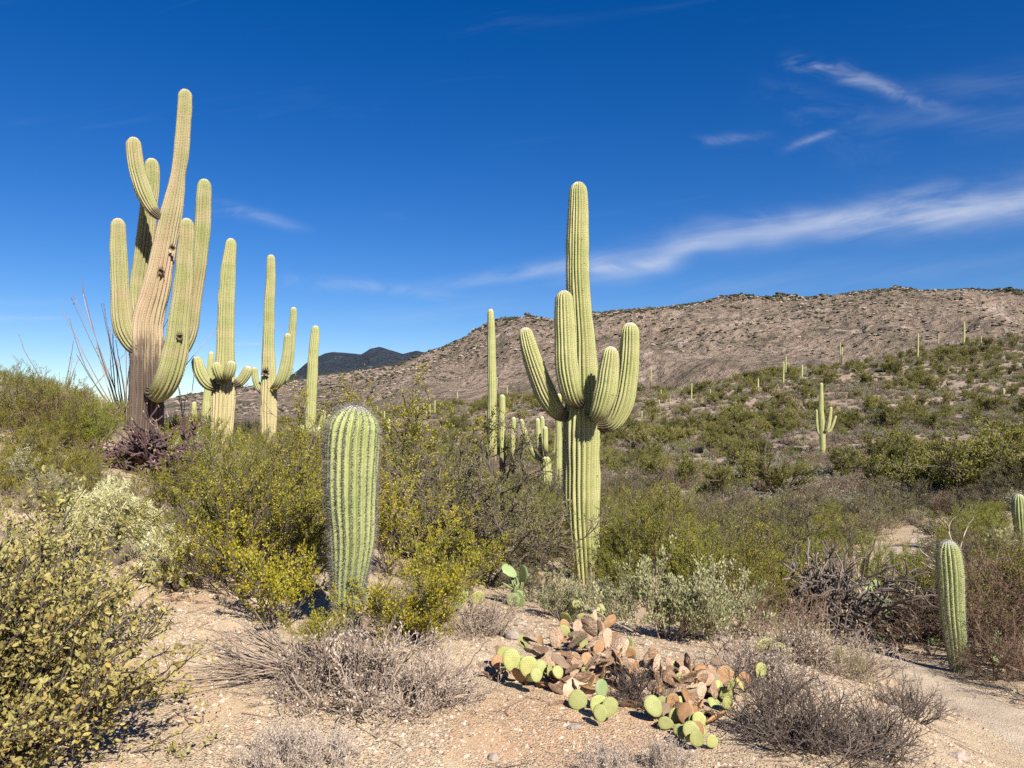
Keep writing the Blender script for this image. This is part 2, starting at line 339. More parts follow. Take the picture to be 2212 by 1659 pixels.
M['sag_young'] = saguaro_mat('young_saguaro_skin', (.28, .32, .11), (.34, .37, .135), (.42, .42, .17), .85, 1.2, .02, spine=(.15, .13, .115), dots=45)
M['spine'] = leaf_mat('cactus_spines', [(.07, .055, .05), (.24, .21, .19), (.52, .47, .44)], 0, .5, .3, .05)
M['spine_dark'] = leaf_mat('dark_cactus_spines', [(.07, .055, .045), (.16, .13, .11), (.26, .22, .19)], 0, .5, .3, .05)
mh, nh, bh = new_mat('nest_hole_bark', .95, .1); nh.put(bh.inputs['Base Color'], nh.mix(nh.mr(nh.noise(nh.obj(), 30, 3), .4, .6), (.10, .07, .05), (.20, .15, .11))); M['hole'] = mh

# ------------------------------------------------------------------ the setting: ground, trail, mountains
def polar_ground():
    az = np.concatenate([np.linspace(-math.pi, -.80, 40)[:-1], np.linspace(-.80, .86, 300), np.linspace(.86, math.pi, 40)[1:]])
    r = np.exp(np.linspace(math.log(.25), math.log(520), 250))
    A, R = np.meshgrid(az, r, indexing='ij'); X = R * np.sin(A); Y = R * np.cos(A); Z = ground(X, Y)
    Z = np.where(R > 430, Z - (R - 430) * .05, Z)
    v = np.stack([X, Y, Z], -1).reshape(-1, 3); na, nr = A.shape
    i, j = np.meshgrid(np.arange(na - 1), np.arange(nr - 1), indexing='ij'); q = (i * nr + j).ravel()
    mb = MB(); mb.add(v, np.stack([q, q + nr, q + nr + 1, q + 1], -1)[:, ::-1])
    c = np.arange(na) * nr; mb.add([[0, 0, float(ground(0, 0))]], np.zeros((0, 3), int))
    return mb.build('ground', M['soil'])
tag(polar_ground(), kind='structure')
def ribbon():
    n = len(TRL); tan = norm(np.gradient(TRL, axis=0)); nr = np.stack([-tan[:, 1], tan[:, 0]], -1)
    k = 13; t = np.linspace(-1, 1, k); v = []
    for q in t:
        wd = .44 * (1 + .16 * (vnoise(np.arange(n) * .22, np.full(n, q > 0) * 7.0, 5) - .5))
        P = TRL + nr * (q * wd)[:, None]; v.append(np.stack([P[:, 0], P[:, 1], ground(P[:, 0], P[:, 1]) + .030 * (1 - abs(q) ** 4) - .012 * abs(q) ** 8], -1))
    v = np.array(v).reshape(-1, 3); i, j = np.meshgrid(np.arange(k - 1), np.arange(n - 1), indexing='ij'); q = (i * n + j).ravel()
    mb = MB(); mb.add(v, np.stack([q, q + 1, q + n + 1, q + n], -1)); return mb.build('trail', M['trail'])
tag(ribbon(), kind='structure')

SKX = np.array([-1200, -400, 0, 200, 360, 430, 640, 700, 800, 850, 880, 920, 1000, 1050, 1100, 1150, 1200, 1290, 1400, 1500, 1550, 1600, 1700, 1800, 1850, 1900, 2000, 2100, 2212, 2500, 3400], float)
SKY_ = np.array([905, 905, 897, 880, 862, 850, 822, 812, 799, 790, 780, 764, 732, 702, 685, 686, 691, 676, 665, 655, 645, 640, 641, 640, 632, 625, 627, 622, 632, 625, 650], float)
def mountain_z(u, d):
    x = u * FX + HX; sk = np.interp(x, SKX, SKY_); dc = np.interp(x, [-1200, 360, 700, 1000, 1300, 1700, 2212, 3400], [1900, 1800, 1700, 1500, 1300, 1200, 1100, 1000])
    zc = EYE + dc * (HY - sk) / FX; t = (d - 300) / (dc - 300); X = u * d
    zb = -14.0; tt = np.clip(t, 0, 1)
    z = zb + (zc - zb) * (0.55 * tt + 0.45 * tt ** 1.7)
    spur = 1 - np.abs(2 * (vnoise(X / 170 + .25 * d / 170, d / 420, 21) - .5) * 1.4); spur2 = fbm(X / 70, d / 70, 31, 5)
    env = np.clip(tt * (1 - tt) * 4, 0, 1)
    z = z + (spur - .5) * 40 * env * np.clip((zc - zb) / 200, .15, 1) + spur2 * 34 * (0.2 + .8 * env) * np.clip((zc - zb) / 200, .12, 1) * np.clip(tt * 3, 0, 1)
    z = z + (np.abs(2 * vnoise(X / 60 + .35 * d / 60, d / 240, 25) - 1) - .5) * 20 * np.clip(tt * 2.5, 0, 1) * np.clip(1.08 - tt, .1, 1) * np.clip((zc - zb) / 200, .12, 1)
    crag = np.clip(fbm(X / 28, d / 28, 41, 4) - .06, 0, 1); z = z + crag * 28 * np.clip(tt * 2.2 - .5, 0, 1) * np.clip((zc - zb) / 200, .1, 1)
    z = np.where(t > 1, z - (d - dc) * .28, z); return z
def hill_mesh(name, fn, us, ds, mat):
    Ug, Dg = np.meshgrid(us, ds, indexing='ij'); Z = fn(Ug, Dg); v = np.stack([Ug * Dg, Dg, Z], -1).reshape(-1, 3); nr = len(ds)
    i, j = np.meshgrid(np.arange(len(us) - 1), np.arange(nr - 1), indexing='ij'); q = (i * nr + j).ravel()
    mb = MB(); mb.add(v, np.stack([q, q + nr, q + nr + 1, q + 1], -1)); return tag(mb.build(name, mat), kind='structure')
hill_mesh('mountain', mountain_z, np.linspace(-.95, 1.0, 400), np.concatenate([np.linspace(300, 800, 50)[:-1], np.linspace(800, 1850, 170), np.linspace(1850, 2150, 12)[1:]]), M['mountain'])
DX = np.array([-200, 300, 560, 600, 625, 645, 670, 700, 720, 750, 780, 800, 820, 845, 870, 900, 960, 1100, 1500, 2600], float)
DY = np.array([880, 872, 842, 822, 812, 800, 779, 764, 760, 762, 766, 753, 748, 756, 765, 758, 772, 790, 800, 820], float)
def far_z(u, d):
    x = u * FX + HX; dc = 4600.0; zc = EYE + dc * (HY - np.interp(x, DX, DY)) / FX; t = (d - 2200) / (dc - 2200); X = u * d
    tt = np.clip(t, 0, 1); z = -60 + (zc + 60) * tt ** 1.2 + fbm(X / 200, d / 200, 51, 6) * 130 * (.15 + np.clip(tt * (1 - tt) * 4, 0, 1))
    return np.where(t > 1, z - (d - dc) * .3, z)
hill_mesh('far_mountain', far_z, np.linspace(-.5, .3, 300), np.linspace(2200, 5000, 80), M['far_mountain'])

# ------------------------------------------------------------------ saguaros
def tube_frames(P):
    T = norm(np.gradient(P, axis=0)); N = np.zeros_like(P); ref = np.array([1.0, 0, 0])
    n0 = ref - T[0] * ref.dot(T[0]); N[0] = n0 / np.linalg.norm(n0)
    for i in range(1, len(P)):
        q = N[i - 1] - T[i] * N[i - 1].dot(T[i]); N[i] = q / np.linalg.norm(q)
    return T, N, np.cross(T, N)
def sag_tube(pts, wid, d, ribs=20, k=6, depth=.2, step=.05, trunk=True, foot=.35, seed=0, holes=(), old=(0., 0.), wob=.02, emb=.0):
    """pts: (column, row, metres nearer(-)/farther(+)) from root to tip, wid: widths in picture px at those points"""
    rg = np.random.default_rng(seed)
    W = np.array([pix(p[0], p[1], d) * 1.0 for p in pts]); 
    for i, p in enumerate(pts):
        dd = p[2] if len(p) > 2 else 0.0; W[i] = pix(p[0], p[1], d + dd)
    R = np.array(wid, float) / FX * d / 2
    if trunk: W = np.vstack([W[0] + (W[0] - W[1]) / np.linalg.norm(W[1] - W[0]) * foot, W]); R = np.concatenate([[R[0]], R])
    C = _polyline(W, 300); Rr = np.interp(np.linspace(0, len(W) - 1, 300), np.arange(len(W)), R)
    ker = np.ones(21) / 21; Rr = np.convolve(np.pad(Rr, 10, mode='edge'), ker, 'valid')
    s = np.concatenate([[0], np.cumsum(np.linalg.norm(np.diff(C, axis=0), axis=1))]); L = s[-1]
    Rt = Rr[-1]; n = max(14, int(L / step)); ss = np.concatenate([np.linspace(0, L - Rt * 1.2, n)[:-1], L - Rt * 1.2 * (1 - np.sin(np.linspace(0, math.pi / 2, 12)))])
    P = np.stack([np.interp(ss, s, C[:, i]) for i in range(3)], -1); r = np.interp(ss, s, Rr); e = L - ss
    r = r * np.where(e < Rt * 1.2, np.sqrt(np.clip(1 - ((Rt * 1.2 - e) / (Rt * 1.2)) ** 2, 0, 1)), 1.0); r = np.maximum(r, .004)
    r *= 1 + wob * (vnoise(ss * 2.2, np.full(len(ss), seed * 3.1), 61) - .5) * 2 + .5 * wob * (vnoise(ss * 7, np.full(len(ss), seed * 5.3), 62) - .5) * 2
    P[:, 0] += .03 * (vnoise(ss * 1.3, np.full(len(ss), seed * 1.7), 63) - .5) * np.clip(e * 2, 0, 1)
    T, N, B = tube_frames(P); m = ribs * k; th = np.arange(m) * 2 * math.pi / m
    prof = np.abs(np.sin(ribs * th / 2)) ** .66
    TH = th[None] + .07 * (vnoise(ss * 1.1, np.full(len(ss), seed * 2.3 + 1), 64) - .5)[:, None]
    ribv = 1 + .10 * (vnoise(np.repeat(ss[:, None] * 3, m, 1), np.repeat((np.arange(m) // k)[None] * 7.7, len(ss), 0), 65 + seed) - .5)
    rad = r[:, None] * (1 - depth * (1 - prof)[None]) * ribv
    V = P[:, None] + rad[..., None] * (np.cos(TH)[..., None] * N[:, None] + np.sin(TH)[..., None] * B[:, None])
    for (hx, hy, hr) in holes:                                    # woodpecker holes are dents in the skin
        q = pix(hx, hy, d); X = V[..., 0] / V[..., 1] * d; Z = EYE + (V[..., 2] - EYE) / V[..., 1] * d
        dist = np.hypot(X - q[0], Z - q[2]) / (hr / FX * d); front = (V[..., 1] < P[:, None, 1])
        push = np.where(front, np.clip(1.3 - dist, 0, 1) ** .5, 0) * (hr / FX * d) * 1.5
        V = V + (P[:, None] - V) * (push / np.maximum(rad, .01))[..., None].clip(0, .85)
    ns = len(ss); i, j = np.meshgrid(np.arange(ns - 1), np.arange(m), indexing='ij'); j2 = (j + 1) % m
    F = np.stack([i * m + j, i * m + j2, (i + 1) * m + j2, (i + 1) * m + j], -1).reshape(-1, 4)
    mb = MB(); hgt = np.repeat(ss - (foot if trunk else 0), m)
    a_old = np.repeat(np.interp(ss / L, [0, 1], old), m)
    att = dict(ridge=np.tile(prof, ns), hgt=hgt, tipd=np.repeat(e, m), old=a_old, trunk=1.0 if trunk else 0.0, root=np.repeat(np.maximum(ss - emb, 0) if not trunk else ss * 0 + 9, m))
    mb.add(V.reshape(-1, 3), F, 0, **att)
    mb.add(np.vstack([V[-1], P[-1:] + T[-1] * .003]), np.stack([np.arange(m), (np.arange(m) + 1) % m, np.full(m, m)], -1), 0, ridge=.5, hgt=hgt[-1], tipd=0., old=0., trunk=0., root=9.)
    crest = [(V[:, c], norm(V[:, c] - P), T) for c in range(k // 2, m, k)]
    return mb, crest, ss
def spines_on(crests, rg, every, n, length, wd, lo=0.0, mb=None):
    mb = mb or MB()
    for cp, nn, T in crests:
        s = np.concatenate([[0], np.cumsum(np.linalg.norm(np.diff(cp, axis=0), axis=1))]); q = np.arange(lo, s[-1], every) + rg.uniform(0, every * .3)
        q = q[q < s[-1]]
        if len(q) == 0: continue
        B = np.stack([np.interp(q, s, cp[:, i]) for i in range(3)], -1); N = norm(np.stack([np.interp(q, s, nn[:, i]) for i in range(3)], -1)); TT = norm(np.stack([np.interp(q, s, T[:, i]) for i in range(3)], -1))
        B = np.repeat(B, n, 0); N = np.repeat(N, n, 0); TT = np.repeat(TT, n, 0); S = np.cross(N, TT); k = len(B)
        D = norm(N * rg.uniform(.35, 1, (k, 1)) + S * rg.normal(0, .75, (k, 1)) + TT * rg.normal(0, .6, (k, 1)))
        side = norm(np.cross(D, rg.normal(size=(k, 3)))) * wd; ln = length * rg.uniform(.5, 1.15, (k, 1))
        v = np.stack([B + side, B - side, B + D * ln], 1).reshape(-1, 3)
        mb.add(v, np.arange(k * 3).reshape(-1, 3), 0, tint=np.repeat(rg.uniform(0, 1, k), 3))
    return mb
def hole_rim(root, x, y, r, d, yoff):
    c = pix(x, y, d + yoff); R = r / FX * d; mb = MB(); n = 14; v = []; rg = np.random.default_rng(int(x + y))
    rr = 1 + .18 * rg.normal(size=n)
    for ring, (q, dep) in enumerate(((1.35, .015), (1.12, -.025), (.9, -.005), (.8, .05), (.55, .10))):
        for i in range(n):
            a = i * 2 * math.pi / n; v.append((c[0] + math.cos(a) * R * q * rr[i], c[1] + dep * R / .1, c[2] + math.sin(a) * R * q * rr[i] * .85))
    f = [(g * n + i, g * n + (i + 1) % n, (g + 1) * n + (i + 1) % n, (g + 1) * n + i) for g in range(4) for i in range(n)]
    v = np.array(v) - np.array(root.location); mb.add(v, np.array(f)); mb.add(v[4 * n:5 * n], np.array([(0, i, i + 1) for i in range(1, n - 1)]))
    mb.build('nest_hole', M['hole'], root)
def saguaro(d, trunk, arms, mat, label, group=None, ribs=20, k=6, depth=.2, step=.05, holes=(), spine=None, seed=1, old=(1., 0.), armold=(.4, 0.), foot=.5, wob=.02, armribs=14):
    (pts, wid) = trunk; base = pix(pts[0][0], pts[0][1], d); gz = float(ground(base[0], base[1])); loc = np.array([base[0], base[1], gz])
    if base[2] > gz: foot = max(foot, base[2] - gz + .3)
    o = thing('saguaro_cactus', loc, label, 'cactus', group); allc = []
    mb, cr, ss = sag_tube(pts, wid, d, ribs, k, depth, step, True, foot, seed, [h for h in holes if h[3] == 0] and [h[:3] for h in holes if h[3] == 0], old, wob)
    mb.v = [v - loc for v in mb.v]; mb.build('trunk', mat, o); allc.append((cr, loc, foot))
    for n_, (ap, aw) in enumerate(arms):
        aw = [aw[0] * .72, aw[1] * .92] + list(aw[2:])
        mb, cr, ss = sag_tube(ap, aw, d, armribs, k, depth, step, False, 0, seed * 31 + n_ + 1, [h[:3] for h in holes if h[3] == n_ + 1], armold, wob, float(np.median(wid)) / FX * d * .36)
        mb.v = [v - loc for v in mb.v]; mb.build('arm', mat, o); allc.append((cr, loc, .12))
    if spine:
        rg = np.random.default_rng(seed); sm = MB()
        for cr, lo_, start in allc: spines_on([(a - lo_, b, t) for a, b, t in cr], rg, spine[0], spine[1], spine[2], spine[3], start, sm)
        sm.build('spines', M[spine[4]], o, False)
    for h in holes: hole_rim(o, h[0], h[1], h[2], d, h[4])
    return o
def cv(c, ox, oy, s): return [(ox + p[0] * s, oy + p[1] * s, *p[2:]) for p in c]
def sv(w_, s): return [x * s for x in w_]
def T(c, w_, f): return (cv(c, *f), sv(w_, f[2]))
K1 = (0, 159.3, .4906); K4 = (575.1, 752, .3467); K5 = (973.3, 353.9, .56); K7 = (1415.7, 929, .44); K8 = (1327.2, 601.7, .4)

# the many-armed giant on the rise
saguaro(16.0, T([(640, 1660), (645, 1400), (650, 1200), (655, 1080), (690, 940), (720, 800), (745, 650), (765, 560), (785, 450), (800, 300), (812, 180), (817, 68)],
                [142, 142, 138, 132, 118, 99, 96, 82, 62, 62, 62, 55], K1),
        [T([(640, 1225, -.1), (592, 1200, -.15), (550, 1130, -.2), (535, 1040, -.2), (528, 900, -.2), (522, 750, -.2), (520, 636, -.2)], [55, 78, 84, 80, 72, 66, 58], K1),
         T([(715, 640, -.1), (672, 600, -.15), (635, 525, -.15), (606, 430, -.15), (592, 340, -.15), (588, 279, -.15)], [34, 56, 70, 68, 64, 58], K1),
         T([(640, 1150, .35), (612, 1050, .65), (615, 930, .75), (637, 750, .75), (655, 600, .75), (667, 480, .75), (669, 372, .75)], [60, 78, 82, 80, 72, 68, 60], K1),
         T([(655, 1400, -.25), (700, 1405, -.5), (745, 1335, -.65), (775, 1220, -.65), (792, 1090, -.65), (809, 950, -.65), (818, 800, -.65), (823, 636, -.65)], [60, 92, 104, 100, 88, 78, 70, 58], K1),
         T([(720, 1215, .1), (780, 1230, .25), (828, 1140, .35), (850, 1000, .35), (873, 850, .35), (890, 700, .35), (897, 560, .35), (902, 463, .35)], [50, 74, 76, 72, 70, 68, 66, 56], K1)],
        M['sag_old'], 'huge old saguaro with five tall arms and woodpecker holes in its tan trunk', ribs=20, armribs=16, k=6, depth=.32, step=.05, seed=3, old=(1.0, .5), armold=(.55, .05), wob=.03,
        holes=[(757 * .4906, 159.3 + 767 * .4906, 5, 0, -.24), (708 * .4906, 159.3 + 870 * .4906, 5.5, 0, -.27), (790 * .4906, 159.3 + 1160 * .4906, 6, 4, -.65 - .22)],
        spine=(.06, 3, .03, .0028, 'spine_dark'))
saguaro(20.0, T([(972, 1690), (975, 1600), (985, 1400), (993, 1200), (998, 1000), (1006, 850), (1015, 770), (1018, 724)], [86, 92, 102, 74, 70, 60, 50, 42], K1),
        [T([(965, 1385, -.15), (915, 1365, -.3), (882, 1315, -.35), (864, 1245, -.35)], [50, 56, 56, 44], K1),
         T([(985, 1350, -.3), (966, 1325, -.55), (955, 1295, -.6), (950, 1270, -.6)], [40, 46, 46, 40], K1),
         T([(990, 1350, -.3), (1005, 1325, -.55), (1015, 1295, -.6), (1021, 1263, -.6)], [40, 46, 46, 38], K1),
         T([(1020, 1370, 0), (1055, 1358, 0), (1083, 1322, 0), (1097, 1286, 0)], [36, 44, 44, 36], K1)],
        M['sag_mid'], 'tall saguaro with four short stubby upturned arms around its waist', ribs=18, armribs=12, depth=.27, step=.06, seed=5, old=(1.0, .1), armold=(.3, .0), spine=(.07, 3, .03, .003, 'spine_dark'))
saguaro(24.0, T([(1180, 1690), (1180, 1600), (1182, 1400), (1182, 1200), (1188, 1000), (1192, 900), (1194, 796)], [62, 68, 72, 50, 45, 40, 34], K1),
        [T([(1165, 1410, 0), (1142, 1390, 0), (1126, 1350, 0), (1119, 1291, 0)], [26, 32, 31, 26], K1),
         T([(1200, 1390, -.2), (1230, 1355, -.4), (1252, 1290, -.4), (1263, 1220, -.4), (1268, 1142, -.4)], [34, 42, 40, 36, 28], K1),
         T([(1215, 1375, .2), (1258, 1340, .3), (1277, 1260, .3), (1287, 1150, .3), (1293, 1027, .3)], [30, 36, 36, 33, 27], K1)],
        M['sag_mid'], 'saguaro with a dark hollow in its trunk and two tall arms on one side', ribs=16, armribs=12, depth=.27, step=.07, seed=7, old=(1.0, .1), armold=(.25, 0.),
        holes=[(1168 * .4906, 159.3 + 1315 * .4906, 6.5, 0, -.34)], wob=.025, spine=(.08, 3, .03, .0032, 'spine_dark'))
saguaro(26.0, T([(1364, 1690), (1366, 1600), (1370, 1400), (1380, 1250), (1386, 1170), (1391, 1108)], [40, 44, 48, 44, 40, 32], K1),
        [T([(1360, 1585, -.1), (1343, 1590, -.2), (1331, 1575, -.25), (1327, 1545, -.25)], [20, 26, 27, 22], K1),
         T([(1370, 1580, -.25), (1378, 1592, -.45), (1395, 1585, -.5), (1405, 1555, -.5)], [20, 28, 28, 22], K1),
         T([(1375, 1575, .1), (1405, 1560, .2), (1420, 1520, .2), (1424, 1480, .2)], [20, 26, 27, 22], K1),
         T([(1380, 1580, 0), (1420, 1572, 0), (1443, 1540, 0), (1452, 1500, 0)], [18, 24, 25, 20], K1)],
        M['sag_green'], 'slim leaning saguaro with small new arms low on its trunk', ribs=15, armribs=11, depth=.2, step=.07, seed=9, old=(.7, .0), spine=(.08, 3, .03, .0032, 'spine_dark'))
saguaro(31.0, T([(905, 1600), (905, 1530), (915, 1400), (925, 1300), (931, 1223)], [40, 40, 36, 30, 22], K1), [], M['sag_green'], 'bare columnar saguaro half hidden behind the stubby-armed one', ribs=14, k=4, step=.1, seed=11, old=(.5, 0.))
saguaro(40.0, T([(858, 1600), (856, 1530), (855, 1444)], [22, 24, 20], K1), [], M['sag_green'], 'short plump saguaro far behind the giant with five arms', ribs=13, k=4, step=.1, seed=12, old=(.4, 0.))
# the young column with dense spines in the clearing
saguaro(5.8, T([(508, 1790), (510, 1640), (518, 1480), (540, 1200), (535, 900), (540, 600), (556, 440), (566, 352)], [150, 165, 205, 275, 318, 334, 312, 240], K4), [], M['sag_young'],
        'stout young saguaro bristling with grey spines in the gravel clearing', ribs=21, k=8, depth=.18, step=.024, seed=15, old=(.3, 0.), foot=.2, wob=.012, spine=(.021, 11, .042, .0015, 'spine'))
# the classic four-armed one
saguaro(11.0, T([(522, 1640), (518, 1540), (512, 1400), (505, 1200), (503, 1000), (507, 860), (509, 700), (498, 550), (490, 400), (490, 250), (491, 150), (493, 69)],
                [104, 118, 132, 142, 148, 126, 106, 94, 90, 82, 76, 58], K5),
        [T([(470, 975, -.05), (420, 960, -.1), (368, 890, -.15), (330, 800, -.15), (302, 710, -.15), (284, 630, -.15)], [44, 66, 80, 76, 66, 50], K5),
         T([(500, 925, -.2), (470, 890, -.42), (450, 790, -.45), (442, 660, -.45), (438, 560, -.45), (437, 487, -.45)], [60, 80, 86, 80, 72, 58], K5),
         T([(545, 965, -.2), (570, 962, -.5), (592, 890, -.58), (607, 800, -.58), (615, 745, -.58), (617, 703, -.58)], [48, 74, 84, 76, 66, 52], K5),
         T([(555, 1010, -.05), (620, 1000, -.12), (663, 925, -.15), (682, 830, -.15), (690, 715, -.15), (692, 611, -.15)], [44, 72, 88, 82, 76, 62], K5)],
        M['sag_green'], 'perfect yellow-green saguaro with four thick upturned arms in the open', ribs=22, armribs=18, k=6, depth=.24, step=.035, seed=17, old=(.95, .25), armold=(.35, .0), foot=.4, wob=.032, spine=(.034, 4, .024, .0018, 'spine_dark'))
saguaro(28.0, ([(1063, 985), (1063, 900), (1062, 800), (1061, 720), (1060, 667)], [20, 20, 19, 17, 13]), [], M['sag_green'], 'tall armless saguaro pole behind the thorny thicket', ribs=14, k=4, step=.08, seed=19, old=(.6, .05), spine=(.09, 3, .03, .0035, 'spine_dark'))
saguaro(26.5, ([(1085, 985), (1085, 920), (1085, 852)], [14, 15, 13]), [], M['sag_green'], 'short armless saguaro beside the tall saguaro pole', ribs=12, k=4, step=.08, seed=20, old=(.4, 0.))
saguaro(25.0, ([(1182, 1075), (1181, 1020), (1178, 985)], [24, 24, 22]), [([(1180, 995, 0), (1160, 988, 0), (1143, 960, 0), (1125, 905, 0)], [10, 13, 13, 10]), ([(1175, 985, -.1), (1165, 965, -.2), (1163, 940, -.2), (1161, 903, -.2)], [10, 13, 13, 10]),
        ([(1180, 985, .1), (1174, 960, .2), (1172, 935, .2), (1171, 899, .2)], [9, 12, 12, 9]), ([(1180, 985, -.3), (1178, 965, -.5), (1178, 940, -.5), (1178, 921, -.5)], [9, 12, 12, 10]), ([(1185, 985, 0), (1198, 975, 0), (1201, 955, 0), (1202, 935, 0)], [8, 11, 11, 9])],
        M['sag_green'], 'low saguaro with a crowded cluster of arms behind the thicket', ribs=13, armribs=10, k=4, step=.07, seed=21, old=(.7, 0.))
saguaro(26.0, ([(1107, 990), (1108, 940), (1110, 901)], [11, 12, 10]), [], M['sag_green'], 'small saguaro poking above the thicket between two taller ones', ribs=12, k=4, step=.08, seed=22, old=(.4, 0.))
saguaro(22.0, ([(1205, 1060), (1206, 980), (1207, 900), (1207, 850)], [15, 15, 14, 12]), [], M['sag_green'], 'slender saguaro pole partly hidden by the four-armed saguaro', ribs=13, k=4, step=.07, seed=23, old=(.5, 0.))
saguaro(30.0, ([(837, 985), (838, 940), (840, 905)], [9, 9, 8]), [], M['sag_green'], 'slim short saguaro beside the crown of the spiny young one', ribs=12, k=4, step=.1, seed=24, old=(.4, 0.))
# the lone armed one on the hillside
d12 = hit(1775, 985) or 62.0
saguaro(d12, T([(1123, 960), (1124, 900), (1122, 800), (1116, 700), (1118, 563)], [26, 30, 33, 27, 18], K8),
        [T([(1118, 845), (1103, 835), (1094, 790), (1091, 708)], [11, 14, 15, 13], K8), T([(1130, 830, -.2), (1150, 815, -.4), (1160, 770, -.4), (1170, 693, -.4)], [16, 20, 21, 17], K8),
         T([(1140, 835, 0), (1165, 820, 0), (1182, 785, 0), (1197, 741, 0)], [10, 14, 15, 12], K8)],
        M['sag_green'], 'lone saguaro with three raised arms standing out on the brushy hillside', ribs=13, armribs=10, k=4, step=.12, seed=27, old=(.8, 0.))
d13 = hit(2066, 1452) or 9.4
saguaro(d13, T([(1488, 1200), (1482, 1130), (1472, 1010), (1455, 850), (1444, 700), (1438, 610), (1434, 540)], [56, 80, 100, 112, 120, 116, 88], K7), [], M['sag_young'],
        'tapering young saguaro leaning beside the trail bend', ribs=17, k=8, depth=.2, step=.03, seed=29, old=(.3, 0.), foot=.2, spine=(.026, 9, .034, .0016, 'spine'))
d14 = hit(2206, 1165) or 19.0
saguaro(d14, ([(2207, 1175), (2206, 1140), (2203, 1100), (2200, 1067)], [22, 28, 30, 24]), [], M['sag_young'], 'small barrel-shaped saguaro among dense brush up the slope', ribs=15, k=6, depth=.2, step=.05, seed=30, old=(.3, 0.), spine=(.04, 7, .03, .0025, 'spine'))
# distant poles on the slope
def far_poles():
    L = [(K8, 1638, 295, 430, 10), (K8, 1750, 300, 352, 6), (K8, 1887, 235, 365, 11), (K8, 1980, 310, 352, 7), (K8, 912, 450, 575, 10), (K8, 925, 418, 520, 8), (K8, 941, 460, 516, 7), (K8, 1012, 465, 540, 11),
         (K8, 775, 540, 612, 10), (K8, 1228, 370, 416, 8), (K8, 1219, 345, 414, 6), (K8, 197, 485, 556, 7), (K8, 250, 600, 662, 8), (K8, 241, 655, 700, 7), (K8, 416, 565, 668, 8), (K8, 147, 715, 772, 7), (K8, 517, 598, 632, 6),
         (K8, 2100, 593, 642, 15), (K8, 53, 735, 790, 7), (K4, 692, 362, 425, 10), (K4, 943, 358, 432, 10), (K4, 998, 345, 432, 9), (K4, 1019, 340, 418, 9), (K4, 1050, 325, 415, 9), (K4, 1190, 272, 322, 7), (K4, 1500, 240, 300, 7),
         (K4, 1437, 180, 250, 6), (K4, 735, 392, 480, 11), (K8, 640, 690, 730, 6), (K8, 1995, 420, 450, 6), (K8, 300, 640, 690, 6)]
    for i, (f, x, a, b_, w_) in enumerate(L):
        X, A, B_, W_ = f[0] + x * f[2], f[1] + a * f[2], f[1] + b_ * f[2], w_ * f[2]
        d = hit(X, B_, 40)
        if d is None or d > 330: d = 6.0 * FX / (B_ - A) if d is None else d
        d = min(d, 300)
        saguaro(d, ([(X, B_), (X + .1 * W_, (A + B_) / 2), (X + .15 * W_, A + .2 * (B_ - A)), (X + .15 * W_, A)], [W_, W_, W_ * .95, W_ * .8]), [], M['sag_green'], 'distant thin armless saguaro pole standing on the brushy slope', 'distant saguaro poles on the slope',
                ribs=10, k=4, depth=.18, step=.3, seed=40 + i, old=(.5, .1), foot=.6)
far_poles()

# ------------------------------------------------------------------ vegetation builders
def grow(rg, P0, D0, L, nseg, wander, up):
    n = len(P0); pts = np.zeros((n, nseg + 1, 3)); pts[:, 0] = P0; d = norm(np.asarray(D0, float)); L = np.broadcast_to(L, (n,))
    for i in range(nseg):
        d = norm(d + rg.normal(0, wander, (n, 3)) + np.array([0, 0, up])); pts[:, i + 1] = pts[:, i] + d * (L / nseg)[:, None]
    return pts
def sprout(rg, pts, n, tlo, thi, ang):
    """n children per parent: start points, directions, parent index"""
    N, S, _ = pts.shape; pi = np.repeat(np.arange(N), n); t = rg.uniform(tlo, thi, len(pi)) * (S - 1); i = np.clip(t.astype(int), 0, S - 2); f = (t - i)[:, None]
    p = pts[pi, i] * (1 - f) + pts[pi, i + 1] * f; d = norm(pts[pi, i + 1] - pts[pi, i])
    return p, norm(d + norm(rg.normal(size=(len(pi), 3))) * ang), pi
def tubes(mb, pts, r0, r1, sides=3, mi=0, tint=.5):
    N, S, _ = pts.shape
    if N == 0: return
    T_ = norm(np.gradient(pts, axis=1)); ref = np.where(np.abs(T_[..., 2:3]) < .9, np.array([0, 0, 1.0]), np.array([1.0, 0, 0])); A = norm(np.cross(T_, ref)); B = np.cross(T_, A)
    r0 = np.broadcast_to(r0, (N,)); r1 = np.broadcast_to(r1, (N,)); rr = r0[:, None] + (r1 - r0)[:, None] * np.linspace(0, 1, S)[None]
    th = np.arange(sides) * 2 * math.pi / sides
    V = pts[:, :, None] + rr[..., None, None] * (np.cos(th)[:, None] * A[:, :, None] + np.sin(th)[:, None] * B[:, :, None])
    b = np.arange(N)[:, None, None] * S * sides + np.arange(S - 1)[None, :, None] * sides; k = np.arange(sides)[None, None]; k2 = (k + 1) % sides
    F = np.stack([b + k, b + k2, b + sides + k2, b + sides + k], -1).reshape(-1, 4)
    mb.add(V.reshape(-1, 3), F, mi, tint=np.repeat(np.broadcast_to(tint, (N,)), S * sides))
